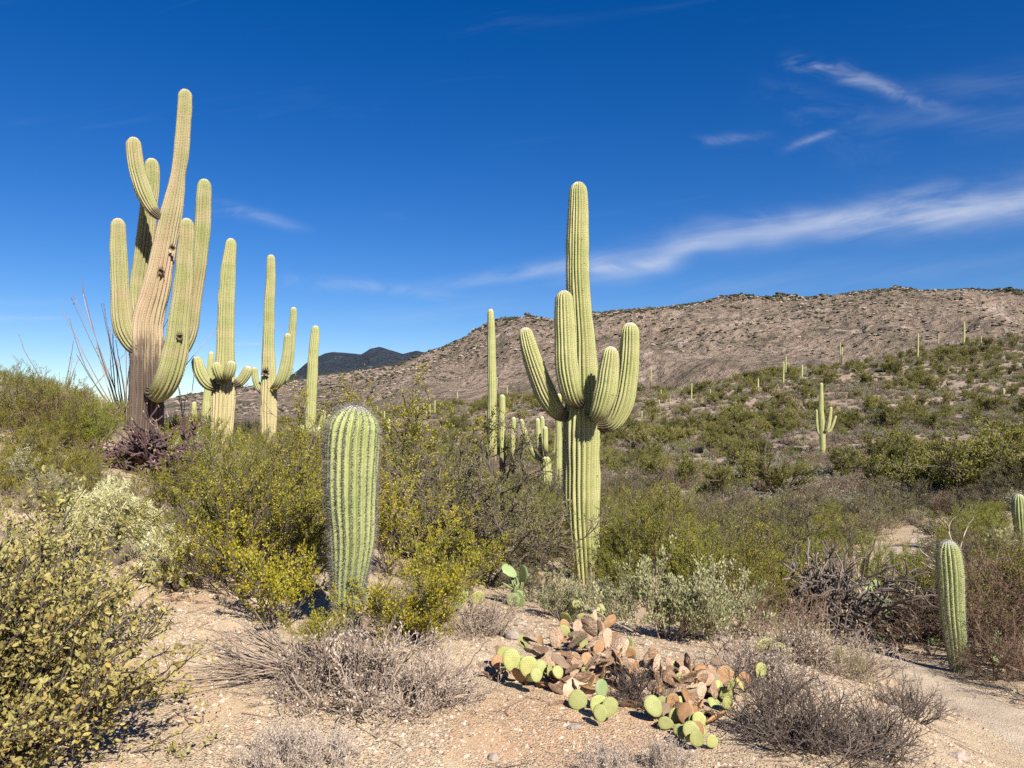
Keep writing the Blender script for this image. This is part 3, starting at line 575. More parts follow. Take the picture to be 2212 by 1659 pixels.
def leaves(mb, rg, pos, dirs, ln, wd, mi=0, tint=None, jl=.35):
    n = len(pos)
    if n == 0: return
    D = norm(dirs); S = norm(np.cross(D, rg.normal(size=(n, 3)))); l = ln * rg.uniform(1 - jl, 1 + jl, (n, 1)); w_ = wd * rg.uniform(1 - jl, 1 + jl, (n, 1))
    v = np.stack([pos, pos + D * l * .5 + S * w_ * .5, pos + D * l, pos + D * l * .5 - S * w_ * .5], 1).reshape(-1, 3)
    t = rg.uniform(0, 1, n) if tint is None else tint
    mb.add(v, np.arange(n * 4).reshape(-1, 4), mi, tint=np.repeat(t, 4))
def along(rg, pts, n, lo=.2, hi=1.0):
    p, d, pi = sprout(rg, pts, n, lo, hi, .9); return p, d, pi
def ring_dirs(rg, n, lo, hi):
    """directions leaning lo..hi degrees from the vertical"""
    a = rg.uniform(0, 2 * math.pi, n); t = np.radians(rg.uniform(lo, hi, n)); return np.stack([np.sin(t) * np.cos(a), np.sin(t) * np.sin(a), np.cos(t)], -1)

def shrub(seed, nstem, lean, h, base_r, lv, leaf, stem_r=.009, wander=.16, up=.05, nseg=6, sides=3, leaf_on=(1, 2), leafdir_up=.3, patch=.0):
    """lv: list of (children per branch, angle, length ratio); leaf: (per twig, length, width).  Returns stems MB, foliage MB"""
    rg = np.random.default_rng(seed); D = ring_dirs(rg, nstem, *lean); P = np.concatenate([D[:, :2] * base_r * rg.uniform(.1, 1, (nstem, 1)), np.full((nstem, 1), -.05)], 1)
    Ls = h * rg.uniform(.6, 1.08, nstem); st = MB(); fo = MB(); levels = [grow(rg, P, D, Ls, nseg, wander, up)]; lens = [Ls]; rad = stem_r
    tubes(st, levels[0], rad * rg.uniform(.7, 1.3, nstem), rad * .45, sides, 0, rg.uniform(0, 1, nstem))
    for (nc, ang, rat) in lv:
        p, d, pi = sprout(rg, levels[-1], nc, .28, .98, ang); L = lens[-1][pi] * rat * rg.uniform(.55, 1.2, len(pi)); rad *= .55
        pts = grow(rg, p, d, L, 4, wander * 1.2, up * 1.4); tubes(st, pts, rad, rad * .5, sides, 0, rg.uniform(0, 1, len(pi))); levels.append(pts); lens.append(L)
    if leaf:
        for k in leaf_on:
            if k >= len(levels): continue
            n = leaf[0] if k == len(levels) - 1 else max(1, leaf[0] // 2)
            pts = levels[k]
            if patch: pts = pts[rg.random(len(pts)) > patch]
            p, d, pi = along(rg, pts, n, .15, 1.0); p = p + rg.normal(0, leaf[1] * .5, p.shape)
            d = d + np.array([0, 0, leafdir_up]); tt = np.clip(rg.uniform(0, 1, len(pts))[pi] * .6 + rg.uniform(0, .4, len(p)), 0, 1)
            leaves(fo, rg, p, d, leaf[1], leaf[2], 0, tt)
    return st, fo

M['stem_dark'] = leaf_mat('creosote_stems', [(.06, .045, .037), (.12, .092, .075), (.19, .15, .125)], 0, .85, .15)
M['stem_grey'] = leaf_mat('dry_grey_stems', [(.13, .095, .07), (.25, .19, .145), (.40, .315, .25)], 0, .85, .15)
M['stem_pale'] = leaf_mat('bleached_stems', [(.36, .275, .22), (.50, .405, .335), (.63, .53, .455)], 0, .85, .15)
M['stem_brown'] = leaf_mat('reddish_brown_stems', [(.10, .06, .045), (.17, .105, .075), (.24, .165, .125)], 0, .85, .15)
M['creosote'] = leaf_mat('creosote_leaves', [(.11, .12, .012), (.20, .19, .014), (.30, .26, .017), (.35, .25, .022)], .15)
M['creosote_dark'] = leaf_mat('deep_green_creosote_leaves', [(.10, .13, .014), (.175, .195, .018), (.25, .25, .022), (.30, .24, .026)], .18)
M['mesquite'] = leaf_mat('mesquite_leaves', [(.10, .105, .025), (.155, .15, .04), (.22, .195, .06), (.25, .205, .08)], .15)
M['jojoba'] = leaf_mat('jojoba_leaves', [(.16, .165, .05), (.26, .24, .07), (.37, .32, .10), (.43, .33, .10), (.48, .29, .09)], .1, .5, .35)
M['jojoba_pale'] = leaf_mat('pale_jojoba_leaves', [(.17, .175, .075), (.27, .27, .125), (.38, .365, .19), (.45, .40, .21)], .2, .5, .35)
M['dryleaf'] = leaf_mat('dried_leaves', [(.30, .23, .17), (.44, .355, .275), (.58, .49, .40)], .1, .8, .1, .1)
M['bursage'] = leaf_mat('bursage_leaves', [(.16, .155, .095), (.28, .26, .17), (.41, .375, .255)], .15, .8, .1, .3)
M['drybush'] = leaf_mat('dry_brush', [(.16, .12, .085), (.26, .20, .145), (.36, .285, .215)], .1, .8, .1, .3)
M['paloverde'] = leaf_mat('palo_verde_twigs', [(.11, .115, .024), (.22, .21, .04), (.36, .31, .065)], .2, .7, .2, .3)
M['grass'] = leaf_mat('dry_grass_blades', [(.36, .29, .17), (.48, .39, .24), (.58, .48, .32)], .3, .7, .2)
M['cholla_purple'] = leaf_mat('purple_cholla_joints', [(.085, .05, .055), (.13, .078, .08), (.18, .115, .11)], 0, .8, .15)
M['cholla_grey'] = leaf_mat('grey_cholla_joints', [(.075, .06, .05), (.14, .112, .095), (.24, .20, .165)], 0, .8, .15)
M['cholla_fruit'] = leaf_mat('cholla_fruits', [(.28, .21, .12), (.40, .32, .18)], 0, .7, .2)
M['teddy'] = leaf_mat('straw_cholla_spines', [(.58, .54, .28), (.72, .68, .40), (.80, .77, .52)], .4, .6, .3, .05)
M['teddy_dead'] = leaf_mat('blackened_cholla_stem', [(.06, .045, .035), (.12, .09, .07)], 0, .9, .1)
M['ocotillo'] = leaf_mat('ocotillo_wands', [(.17, .135, .12), (.28, .225, .20), (.38, .32, .29)], 0, .8, .15)
M['red_bud'] = leaf_mat('ocotillo_buds', [(.45, .09, .05), (.55, .16, .09)], .2, .6, .2)
M['yellow_grey'] = leaf_mat('grey_green_leaves', [(.115, .12, .055), (.18, .18, .085), (.25, .235, .125)], .2, .6, .2, .2)

class Proto:
    """a plant kind built once: parts [(name, mesh)], placed many times as Empty plus parts, or as one mesh"""
    def __init__(s, parts): s.parts = [(n, mb.mesh(n, mats, sm)) for n, mb, mats, sm in parts if mb.n]
PC = {}
def place(name, proto, x, y, scale, rz, label, cat, group, z=None, sq=1.0, extra=()):
    z = float(ground(x, y)) - .02 if z is None else z
    o = thing(name, (x, y, z), label, cat, group, rz, (scale * RNG.uniform(.82, 1.22), scale * RNG.uniform(.82, 1.22), scale * sq)); o.rotation_euler = (RNG.normal(0, .05), RNG.normal(0, .05), rz)
    for n, me in proto.parts: link(n, me, o)
    return o
def single(mbs):
    """stems and foliage joined into one mesh with one material slot each, for plants too far to show parts"""
    out = MB(); mats = []
    for k, (mb, mat) in enumerate(mbs):
        off = out.n; mats.append(mat)
        out.v += mb.v; out.f3 += [f + off for f in mb.f3]; out.f4 += [f + off for f in mb.f4]; out.m3 += [m_ * 0 + k for m_ in mb.m3]; out.m4 += [m_ * 0 + k for m_ in mb.m4]
        for a, lst in mb.a.items(): out.a.setdefault(a, []).extend([(o_ + off, v) for o_, v in lst])
        out.n += mb.n
    return out, mats

# creosote: several airy bushes about 1.5 m tall
PC['creo'] = []
for i in range(3):
    st, fo = shrub(100 + i, 16, (6, 50), 1.25, .14, [(8, .7, .42), (7, .8, .42)], (18, .024, .013), .009, .13, .07, leaf_on=(1, 2), patch=.28)
    PC['creo'].append(Proto([('stems', st, M['stem_dark'], False), ('foliage', fo, M['creosote'], False)]))
PC['creo_dark'] = []
for i in range(2):
    st, fo = shrub(110 + i, 18, (4, 46), 1.3, .18, [(8, .6, .42), (7, .7, .42)], (18, .024, .013), .009, .11, .10, leaf_on=(1, 2), patch=.08)
    PC['creo_dark'].append(Proto([('stems', st, M['stem_dark'], False), ('foliage', fo, M['creosote_dark'], False)]))
PC['creo_small'] = []
for i in range(2):
    st, fo = shrub(120 + i, 9, (8, 50), .62, .06, [(8, .7, .45), (5, .8, .45)], (16, .018, .010), .005, .14, .06, leaf_on=(1, 2), patch=.1)
    PC['creo_small'].append(Proto([('stems', st, M['stem_dark'], False), ('foliage', fo, M['creosote'], False)]))
# leafless thorny mesquite thicket
PC['mesq'] = []
for i in range(2):
    st, fo = shrub(130 + i, 10, (12, 62), 1.35, .15, [(7, .9, .5), (7, .95, .45), (3, .9, .5)], (8, .026, .012), .02, .2, .03, leaf_on=(2, 3), patch=.25)
    PC['mesq'].append(Proto([('branches', st, M['stem_dark'], False), ('foliage', fo, M['mesquite'], False)]))
PC['brown'] = []
for i in range(2):
    st, fo = shrub(140 + i, 16, (8, 58), 1.05, .2, [(7, .8, .48), (6, .9, .45)], (4, .020, .010), .010, .2, .03, leaf_on=(1, 2), patch=.45)
    PC['brown'].append(Proto([('stems', st, M['stem_brown'], False), ('foliage', fo, M['mesquite'], False)]))
# pale jojoba
PC['jojpale'] = []
for i in range(2):
    st, fo = shrub(150 + i, 18, (8, 56), .66, .15, [(7, .7, .45), (4, .8, .5)], (14, .030, .014), .008, .13, .08, leaf_on=(1, 2), leafdir_up=.8)
    PC['jojpale'].append(Proto([('stems', st, M['stem_grey'], False), ('foliage', fo, M['jojoba_pale'], False)]))
# dry twiggy mounds
PC['dry'] = []
for i in range(3):
    st, fo = shrub(160 + i, 46, (8, 80), .40, .20, [(6, .75, .5), (4, .85, .45)], (3, .017, .008), .0062, .26, .06, leaf_on=(2,), patch=.2)
    PC['dry'].append(Proto([('twigs', st, M['stem_grey'], False), ('dry_leaves', fo, M['dryleaf'], False)]))
PC['drydark'] = []
for i in range(2):
    st, fo = shrub(166 + i, 46, (6, 70), .46, .14, [(6, .7, .5), (4, .75, .45)], (1, .012, .004), .0060, .22, .07, leaf_on=(2,), patch=.93)
    PC['drydark'].append(Proto([('twigs', st, M['stem_dark'], False), ('dry_leaves', fo, M['dryleaf'], False)]))
PC['bleach'] = []
for i in range(2):
    st, fo = shrub(170 + i, 44, (6, 70), .34, .18, [(6, .6, .5), (3, .7, .45)], (7, .020, .008), .0040, .2, .09, leaf_on=(1, 2), patch=.1)
    PC['bleach'].append(Proto([('twigs', st, M['stem_pale'], False), ('dry_leaves', fo, M['dryleaf'], False)]))
# dry grass tuft
def grass_tuft(seed, n, h, r):
    rg = np.random.default_rng(seed); D = ring_dirs(rg, n, 2, 38); P = np.concatenate([rg.normal(0, r, (n, 2)), np.zeros((n, 1))], 1); mb = MB()
    tubes(mb, grow(rg, P, D, h * rg.uniform(.5, 1.1, n), 4, .12, -.04), .0028, .0008, 3, 0, rg.uniform(0, 1, n)); return mb
PC['grass'] = [Proto([('blades', grass_tuft(180 + i, 170, .5, .09), M['grass'], False)]) for i in range(2)]

# hillside plants: one mesh each
def far_shrub(seed, nstem, lean, h, base_r, lv, leaf, fol, stm, **kw):
    st, fo = shrub(seed, nstem, lean, h, base_r, lv, leaf, **kw); mb, mats = single([(st, stm), (fo, fol)]); return mb.mesh('far_shrub', mats, False)
FAR = {
 'palo': [far_shrub(200 + i, 7, (8, 50), 2.0, .1, [(7, .8, .5), (6, .8, .45)], (22, .085, .03), M['paloverde'], M['stem_dark'], stem_r=.05, leaf_on=(1, 2), leafdir_up=.3, up=.07) for i in range(3)],
 'burs': [far_shrub(210 + i, 20, (8, 75), .36, .2, [(6, .7, .5)], (12, .045, .026), M['bursage'], M['stem_grey'], stem_r=.006, leaf_on=(0, 1)) for i in range(3)],
 'brush': [far_shrub(220 + i, 16, (8, 62), .7, .15, [(7, .8, .5)], (13, .05, .02), M['drybush'], M['stem_brown'], stem_r=.012, leaf_on=(0, 1)) for i in range(3)],
 'creo': [far_shrub(230 + i, 14, (6, 52), 1.2, .15, [(8, .75, .45)], (26, .05, .028), M['creosote_dark'], M['stem_dark'], stem_r=.014, leaf_on=(0, 1), leafdir_up=0.0) for i in range(3)],
}

# ------------------------------------------------------------------ cacti other than saguaros
def staghorn(seed, n, h, spread, lvl, r, fruits=0.3):
    rg = np.random.default_rng(seed); st = MB(); fr = MB(); D = ring_dirs(rg, n, 15, spread); P = np.concatenate([D[:, :2] * .12, np.full((n, 1), -.04)], 1); L = h * rg.uniform(.26, .42, n); pts = grow(rg, P, D, L, 4, .22, .02); rad = r
    for k in range(lvl):
        nn = len(pts); S = pts.shape[1]; q = np.repeat(pts, 3, 1)[:, 1:-1] if False else pts
        tubes(st, q, rad * rg.uniform(.85, 1.2, nn), rad * .85, 5, 0, rg.uniform(0, 1, nn))
        tip = pts[:, -1]; d = norm(pts[:, -1] - pts[:, -2])
        tubes(st, np.stack([tip, tip + d * rad * .55, tip + d * rad * .8], 1), rad * .85, rad * .25, 5, 0, .5)
        p, d, pi = along(rg, pts, 9, .02, 1.0); leaves(st, rg, p, norm(rg.normal(size=p.shape)), rad * 1.9, rad * .35, 0)
        if k == lvl - 1: ends = (tip, d)
        p, d, pi = sprout(rg, pts, 3 if k < 2 else 2, .45, 1.0, .95); L = L[pi] * rg.uniform(.6, 1.05, len(pi)); rad *= .88; pts = grow(rg, p, d, L, 4, .22, .03)
    t = ends[0]; t = t[rg.random(len(t)) < fruits]
    for k in range(2):
        b = t + rg.normal(0, .012, t.shape); u = norm(rg.normal(size=b.shape) + np.array([0, 0, 1.2])); tubes(fr, np.stack([b, b + u * .014, b + u * .03, b + u * .036], 1), rad * .75, rad * .75, 5, 0, rg.uniform(0, 1, len(b)))
    return st, fr
def teddy(seed, n, h):
    rg = np.random.default_rng(seed); core = MB(); sp = MB(); trunk = MB(); D = ring_dirs(rg, 3, 5, 40); P = np.array([[0, 0, -.05]] * 3) + rg.normal(0, .03, (3, 3)); t0 = grow(rg, P, D, h * .55, 5, .15, .05)
    tubes(trunk, t0, .045, .035, 7, 0, rg.uniform(0, 1, 3)); pts = t0; js = []
    for k, c in enumerate((n, 3, 2)):
        p, d, pi = sprout(rg, pts, c, .35, 1.0, 1.0); d = norm(d + np.array([0, 0, .35])); pts = grow(rg, p, d, h * rg.uniform(.14, .24, len(p)), 5, .08, .08); js.append(pts)
    for pts in js:
        prof = np.array([.018, .030, .033, .032, .026, .010]); tubes(core, pts, .022, .018, 7, 0, .3)
        p, d, pi = along(rg, pts, 110, 0, 1.0); u = norm(rg.normal(size=p.shape) + d * .2); leaves(sp, rg, p + u * .015, u, .05, .0072, 0, jl=.3)
    return trunk, core, sp
def pad_mesh(name, seed, mats, wrinkle=0.0, L=1.0):
    """an obovate pad of unit height, standing on its narrow end, flat face towards -y; areoles are tiny spiny cones"""
    rg = np.random.default_rng(seed); mb = MB(); nth = 18; rings = [0.0, .45, .8, .95, 1.0, .95, .8, .45, 0.0]; thick = [-.045, -.045, -.04, -.025, 0, .025, .04, .045, .045]
    th = np.arange(nth) * 2 * math.pi / nth; out = []
    rim = 1 + .04 * rg.normal(size=nth)
    def xyz_(q, t, T_):
        x = .40 * q * np.sin(T_) * (1 + .16 * np.cos(T_)) * rim; z = .5 - .5 * q * np.cos(T_ + math.pi) * 1.0
        z = .5 + .5 * q * np.cos(T_); y = np.full_like(x, t) + wrinkle * (.5 * (vnoise(x * 3 + seed, z * 3, seed) - .5) + .25 * (vnoise(x * 8 + seed, z * 8, seed + 1) - .5)) + wrinkle * .8 * (x ** 2) * (1 if seed % 2 else -1)
        return np.stack([x, y, z], -1)
    for q, t in zip(rings, thick): out.append(xyz_(q, t, th))
    V = np.concatenate(out); n = nth; i, j = np.meshgrid(np.arange(len(rings) - 1), np.arange(n), indexing='ij'); j2 = (j + 1) % n
    mb.add(V, np.stack([i * n + j, i * n + j2, (i + 1) * n + j2, (i + 1) * n + j], -1).reshape(-1, 4), 0)
    for side in (-1, 1):
        for a in range(-4, 5):
            for b_ in range(9):
                x = a * .095 + (.047 if b_ % 2 else 0); z = .09 + b_ * .104
                if (x / .38) ** 2 + ((z - .5) / .46) ** 2 < .93:
                    rr = .016; yb = side * (.041 + wrinkle * .0); c = np.array([x, yb, z]); c[1] += wrinkle * (.5 * (vnoise(x * 3 + seed, z * 3, seed) - .5) + .25 * (vnoise(x * 8 + seed, z * 8, seed + 1) - .5)) + wrinkle * .8 * x ** 2 * (1 if seed % 2 else -1)
                    mb.add([c + (rr, 0, 0), c + (0, 0, rr), c + (-rr, 0, 0), c + (0, 0, -rr), c + (0, side * .022, 0)], np.array([(0, 1, 4), (1, 2, 4), (2, 3, 4), (3, 0, 4)]), 1)
    return mb.mesh(name, mats, True)
def pad_mat(name, c0, c1, c2, vary=.18, dry=False):
    m, n, b = new_mat(name, .55 if not dry else .9, .35 if not dry else .1); o = n.obj(); r = n.rnd()
    c = n.mix(n.mr(n.noise(o, 2.2 if not dry else 5, 4, .65), .35, .65), c0, c1); c = n.mix(n.mr(n.noise(o, 6, 3, .6), .58, .72), c, c2)
    c = n.mix(n.m('MULTIPLY', r, .8 if dry else .35), c, c2); k = n.mr(n.m('FRACT', n.m('MULTIPLY', r, 7.7)), 0, 1, 1 - vary, 1 + vary, False); n.put(b.inputs['Base Color'], n.mix(1.0, c, n.xyz(k, k, k), 'MULTIPLY'))
    bump(n, b, n.noise(o, 9 if dry else 30, 4, .6), .7 if dry else .2, .03 if dry else .01); return m
M['pad'] = pad_mat('prickly_pear_skin', (.33, .345, .115), (.26, .29, .095), (.40, .34, .12), .25)
M['pad_green'] = pad_mat('green_prickly_pear_skin', (.20, .28, .12), (.25, .32, .13), (.30, .32, .13))
M['pad_orange'] = pad_mat('sunburnt_prickly_pear_skin', (.37, .195, .09), (.30, .145, .065), (.38, .29, .14))
M['pad_dead'] = pad_mat('dead_prickly_pear_skin', (.31, .185, .105), (.155, .085, .048), (.47, .35, .245), .5, True)
M['areole'] = leaf_mat('areoles', [(.20, .13, .06), (.20, .13, .06)], 0, .9, .1, .1)
PADS = {k: [pad_mesh('pad', s_ + i, [M[m_], M['areole']], wr) for i in range(nv)] for k, m_, wr, s_, nv in (('pad', 'pad', .06, 1, 2), ('green', 'pad_green', .04, 4, 2), ('orange', 'pad_orange', .12, 6, 2), ('dead', 'pad_dead', .42, 8, 8))}
def add_pad(root, kind, p, size, rz, tilt, roll, name='pad', sx=1.0):
    me = PADS[kind][int(RNG.integers(len(PADS[kind])))]; o = link(name, me, root); o.location = p; o.rotation_mode = 'ZYX'
    o.rotation_euler = (tilt, roll, rz); o.scale = (size * sx, size * (.6 if kind == 'dead' else 1.0), size); return o

# ------------------------------------------------------------------ planting
def P(name, key, x, d, h, label, cat, group=None, rz=None, sq=1.0, base=None, var=None):
    """plant kind KEY with its foot in picture column x at distance d, scaled to about h metres"""
    pr = PC[key][int(RNG.integers(len(PC[key]))) if var is None else var]; loc = on(x, d)
    return place(name, pr, loc[0], loc[1], h / {'creo': 1.45, 'creo_dark': 1.6, 'creo_small': .72, 'mesq': 1.55, 'brown': 1.15, 'jojpale': .85, 'dry': .42, 'drydark': .5, 'bleach': .42, 'grass': .48}[key], RNG.uniform(0, 6.28) if rz is None else rz, label, cat, group, sq=sq)

# the big jojoba with oval olive leaves: 300 leaves of its own, the rest as foliage
def jojoba_bush(x, y, h, spread, nst, seed, label, nbig, perleaf, leafl=.036):
    rg = np.random.default_rng(seed); z = float(ground(x, y)); o = thing('jojoba_bush', (x, y, z), label, 'bush')
    D = ring_dirs(rg, nst, 6, spread); Pp = np.concatenate([D[:, :2] * .16, np.full((nst, 1), -.05)], 1); L = h * rg.uniform(.55, 1.05, nst); st = MB(); a = grow(rg, Pp, D, L, 7, .12, .05); tubes(st, a, .007, .003, 5, 0, rg.uniform(0, 1, nst))
    p, d, pi = sprout(rg, a, 8, .25, 1.0, .7); Lb = L[pi] * .34 * rg.uniform(.6, 1.2, len(pi)); b = grow(rg, p, d, Lb, 5, .12, .08); tubes(st, b, .0048, .0022, 4, 0, rg.uniform(0, 1, len(b)))
    p, d, pi = sprout(rg, b, 3, .2, 1.0, .9); c = grow(rg, p, d, .13 * rg.uniform(.5, 1.3, len(pi)), 3, .12, .1); tubes(st, c, .0025, .0012, 3, 0, rg.uniform(0, 1, len(c)))
    st.build('stems', M['stem_dark'], o, False)
    lp, ld, li = along(rg, np.concatenate([a[:, [2, 4, 6, 7]], a[:, [1, 2, 3, 5]], b[:, [0, 2, 3, 5]], c]), perleaf, .0, 1.0); lp = lp + rg.normal(0, .02, lp.shape); ld = norm(ld * .6 + np.array([0, 0, .35]) + rg.normal(0, .75, ld.shape)); n = len(lp)
    # leaf: two halves folded on the midrib, six corners
    S = norm(np.cross(ld, rg.normal(size=(n, 3)))); U_ = np.cross(S, ld); ll = leafl * rg.uniform(.45, 1.45, (n, 1)); ww = ll * rg.uniform(.42, .58, (n, 1))
    q = [lp, lp + ld * ll * .35 + S * ww * .5 + U_ * ww * .12, lp + ld * ll * .75 + S * ww * .38 + U_ * ww * .12, lp + ld * ll, lp + ld * ll * .75 - S * ww * .38 + U_ * ww * .12, lp + ld * ll * .35 - S * ww * .5 + U_ * ww * .12]
    tt = np.clip(rg.beta(2, 2.4, n), 0, 1); V = np.stack(q, 1)
    toward = norm(np.array([0, 0, EYE]) - np.array([x, y, z])); key = (lp @ toward) + rg.uniform(0, .25, n); big = np.argsort(-key)[:nbig]; rest = np.setdiff1d(np.arange(n), big)
    F = np.array([(0, 1, 2, 3), (0, 3, 4, 5)]); fo = MB(); fo.add(V[rest].reshape(-1, 3), (np.arange(len(rest))[:, None, None] * 6 + F[None]).reshape(-1, 4), 0, tint=np.repeat(tt[rest], 6))
    f = fo.build('foliage', M['jojoba'], o, False); f['kind'] = 'stuff'
    proto = []
    for k in range(5):
        m1 = MB(); Q = np.array([(0, 0, 0), (.26, .35, .06), (.2, .75, .06), (0, 1, 0), (-.2, .75, .06), (-.26, .35, .06)]); m1.add(Q, F, 0, tint=k / 4.0); proto.append(m1.mesh('leaf', M['jojoba'], False))
    from mathutils import Matrix
    for i in big:
        e = link('leaf', proto[int(min(4, tt[i] * 5))], o); s_ = float(ll[i, 0]) * 1.12; R_ = Matrix((S[i], ld[i], U_[i])).transposed().to_4x4()
        e.matrix_local = Matrix.Translation(lp[i]) @ R_ @ Matrix.Scale(s_, 4)
    return o
jojoba_bush(-2.55, 3.45, .9, 92, 118, 301, 'big round jojoba bush with oval olive and yellow leaves beside the gravel clearing', 300, 10, .027)
jojoba_bush(-3.25, 5.0, 1.0, 80, 40, 302, 'smaller jojoba bush growing against the pale fuzzy cholla', 0, 8, .034)

# teddy bear chollas
def teddy_thing(x, d, h, n, seed, label):
    a, b_, c = teddy(seed, n, h); o = thing('teddy_bear_cholla', on(x, d), label, 'cactus'); a.build('trunk', M['teddy_dead'], o, True); b_.build('joints', M['teddy'], o, True); c.build('spines', M['teddy'], o, False)
teddy_thing(235, 7.0, .78, 8, 311, 'dense straw-coloured fuzzy cholla with rounded lobes below the purple cholla')
teddy_thing(365, 6.6, .55, 5, 312, 'ragged pale fuzzy cholla half buried in dry grass and creosote')
teddy_thing(2165, 17.5, .8, 5, 313, 'small pale fuzzy cholla next to the barrel-shaped saguaro')
def stag_thing(x, d, n, h, spread, lvl, r, mat, seed, label, fr=.4):
    a, b_ = staghorn(seed, n, h, spread, lvl, r, fr); o = thing('staghorn_cholla', on(x, d), label, 'cactus'); a.build('branches', M[mat], o, True)
    if b_.n: b_.build('fruits', M['cholla_fruit'], o, True)['kind'] = 'stuff'
stag_thing(325, 11.5, 13, 1.0, 75, 5, .024, 'cholla_purple', 321, 'sprawling purple-brown staghorn cholla below the many-armed giant')
stag_thing(230, 11.0, 8, .65, 80, 4, .022, 'cholla_purple', 322, 'low spreading purple cholla at the foot of the hill', .2)
stag_thing(1775, 10.5, 20, 1.3, 72, 5, .019, 'cholla_grey', 323, 'tangled grey-brown staghorn cholla above the bend of the trail')
stag_thing(1968, 11.0, 12, 1.0, 70, 5, .020, 'cholla_purple', 324, 'dark tangled cholla crowding the trail opposite the grey one', .2)

# ocotillos: long wands
def ocotillo(x, d, n, L, seed, label, tips=None):
    rg = np.random.default_rng(seed); D = ring_dirs(rg, n, 4, 40); Pp = D * .08; Pp[:, 2] = -.05; a = grow(rg, Pp, D, L * rg.uniform(.6, 1.05, n), 12, .05, -.008); o = thing('ocotillo', on(x, d), label, 'shrub')
    for i in range(n):
        m1 = MB(); tubes(m1, a[i:i + 1], .016, .006, 5, 0, rg.uniform(0, 1, 1)); p, dd, _ = along(rg, a[i:i + 1], 60, .02, 1.0); leaves(m1, rg, p, dd, .035, .008, 0); m1.build('wand', M['ocotillo'], o, False)
    if d > 30: return
    tip = a[:, -1]; dd = norm(a[:, -1] - a[:, -2]); k = rg.random(n) < .5; t = tip[k]; m2 = MB()
    for j in range(14): leaves(m2, rg, t + dd[k] * rg.uniform(-.02, .14, (len(t), 1)), norm(dd[k] + rg.normal(0, .4, t.shape)), .045, .014, 0)
    m2.build('flower_buds', M['red_bud'], o, False)
ocotillo(272, 18.5, 30, 3.6, 331, 'ocotillo with long thin red-tipped wands behind the many-armed giant')
ocotillo(140, 19.0, 6, 2.2, 332, 'sparse ocotillo with few wands on the hill crest')
ocotillo(395, 20.0, 9, 2.3, 334, 'thin leaning ocotillo between the giant and the stubby-armed saguaro')
ocotillo(1650, 45.0, 16, 2.6, 333, 'pale bare ocotillo fan on the lower hillside')

# near bushes around the clearing
CR = 'yellow-green creosote bushes on the bajada'
P('creosote_bush', 'creo', 560, 7.1, 1.38, 'tall yellow-green creosote bush next to the stout young saguaro', 'bush', var=0, rz=.3)
P('creosote_bush', 'creo', 470, 7.9, 1.22, 'creosote bush behind the ragged fuzzy cholla', 'bush', var=1, rz=1.9)
P('creosote_bush', 'creo', 655, 8.1, 1.5, 'creosote bush whose twigs brush behind the stout young saguaro', 'bush', var=2, rz=2.9)
P('creosote_bush', 'creo_small', 600, 5.95, .95, 'small creosote in front of the spiny young saguaro with bare lower stems', 'bush', var=0, rz=.9)
P('creosote_bush', 'creo_small', 868, 5.7, .8, 'low creosote sprig against the foot of the spiny young saguaro', 'bush', var=1, rz=2.0)
P('creosote_bush', 'creo_small', 690, 5.2, .5, 'leafy creosote sprig rising in front of the spiny young saguaro', 'bush', var=0, rz=5.1)
P('creosote_bush', 'creo_small', 940, 6.7, .85, 'bright small creosote at the edge of the thorny thicket', 'bush', var=0, rz=3.3)
P('creosote_bush', 'creo_small', 905, 5.6, .5, 'thin creosote seedling among the bleached brush', 'bush', var=1, rz=4.2)
P('creosote_bush', 'creo_small', 1000, 8.2, .95, 'creosote tuft just behind the small green prickly pears', 'bush', var=1, rz=5.2)
P('creosote_bush', 'creo', 840, 8.8, 1.4, 'creosote bush rising behind the shoulder of the spiny young saguaro', 'bush', var=2, rz=5.0)
P('creosote_bush', 'creo', 862, 12.5, 2.3, 'spindly tall creosote topping the thorny thicket', 'bush', var=1, rz=0.4)
P('creosote_bush', 'creo', 712, 13.0, 2.0, 'tall creosote behind the slim leaning saguaro', 'bush', var=2, rz=0.8)
P('creosote_bush', 'creo', 510, 6.7, 1.05, 'rounded creosote bush beside the ragged fuzzy cholla', 'bush', var=2, rz=2.2)
P('creosote_bush', 'creo', 610, 7.5, 1.3, 'creosote bush between two taller ones by the spiny young saguaro', 'bush', var=1, rz=4.1)
P('creosote_bush', 'creo', 420, 8.8, 1.15, 'creosote bush just below the purple cholla', 'bush', var=0, rz=3.3)
P('creosote_bush', 'creo', 690, 9.4, 1.35, 'creosote bush showing past the flank of the spiny young saguaro', 'bush', var=2, rz=1.1)
for x, d, h in [(15, 9.6, .6), (60, 10.4, .65), (110, 10.2, .6), (150, 11.2, .75), (95, 11.8, .8), (30, 11.6, .8), (170, 12.4, .8), (-30, 10.8, .8), (60, 13.0, .85), (130, 13.4, .85), (10, 8.6, .5), (60, 8.9, .5), (140, 9.2, .5), (195, 9.3, .5), (235, 9.0, .45), (285, 9.2, .45), (260, 8.4, .4), (325, 8.8, .5), (200, 8.4, .45), (180, 10.2, .55)]:
    P('creosote_bush', 'creo', x, d, h, 'low creosote bush on the sandy bank behind the big jojoba', 'bush', 'low creosotes on the bank')
P('mesquite_thicket', 'mesq', 1000, 10.2, 1.8, 'wide thorny leafless mesquite thicket between two saguaros', 'bush', var=0, rz=.4)
P('mesquite_thicket', 'mesq', 1045, 9.4, 1.45, 'grey tangled mesquite crowding the four-armed saguaro', 'bush', var=1, rz=2.4)
P('mesquite_thicket', 'mesq', 920, 11.0, 1.65, 'olive mesquite scrub behind the bright small creosote', 'bush', var=1, rz=4.4)
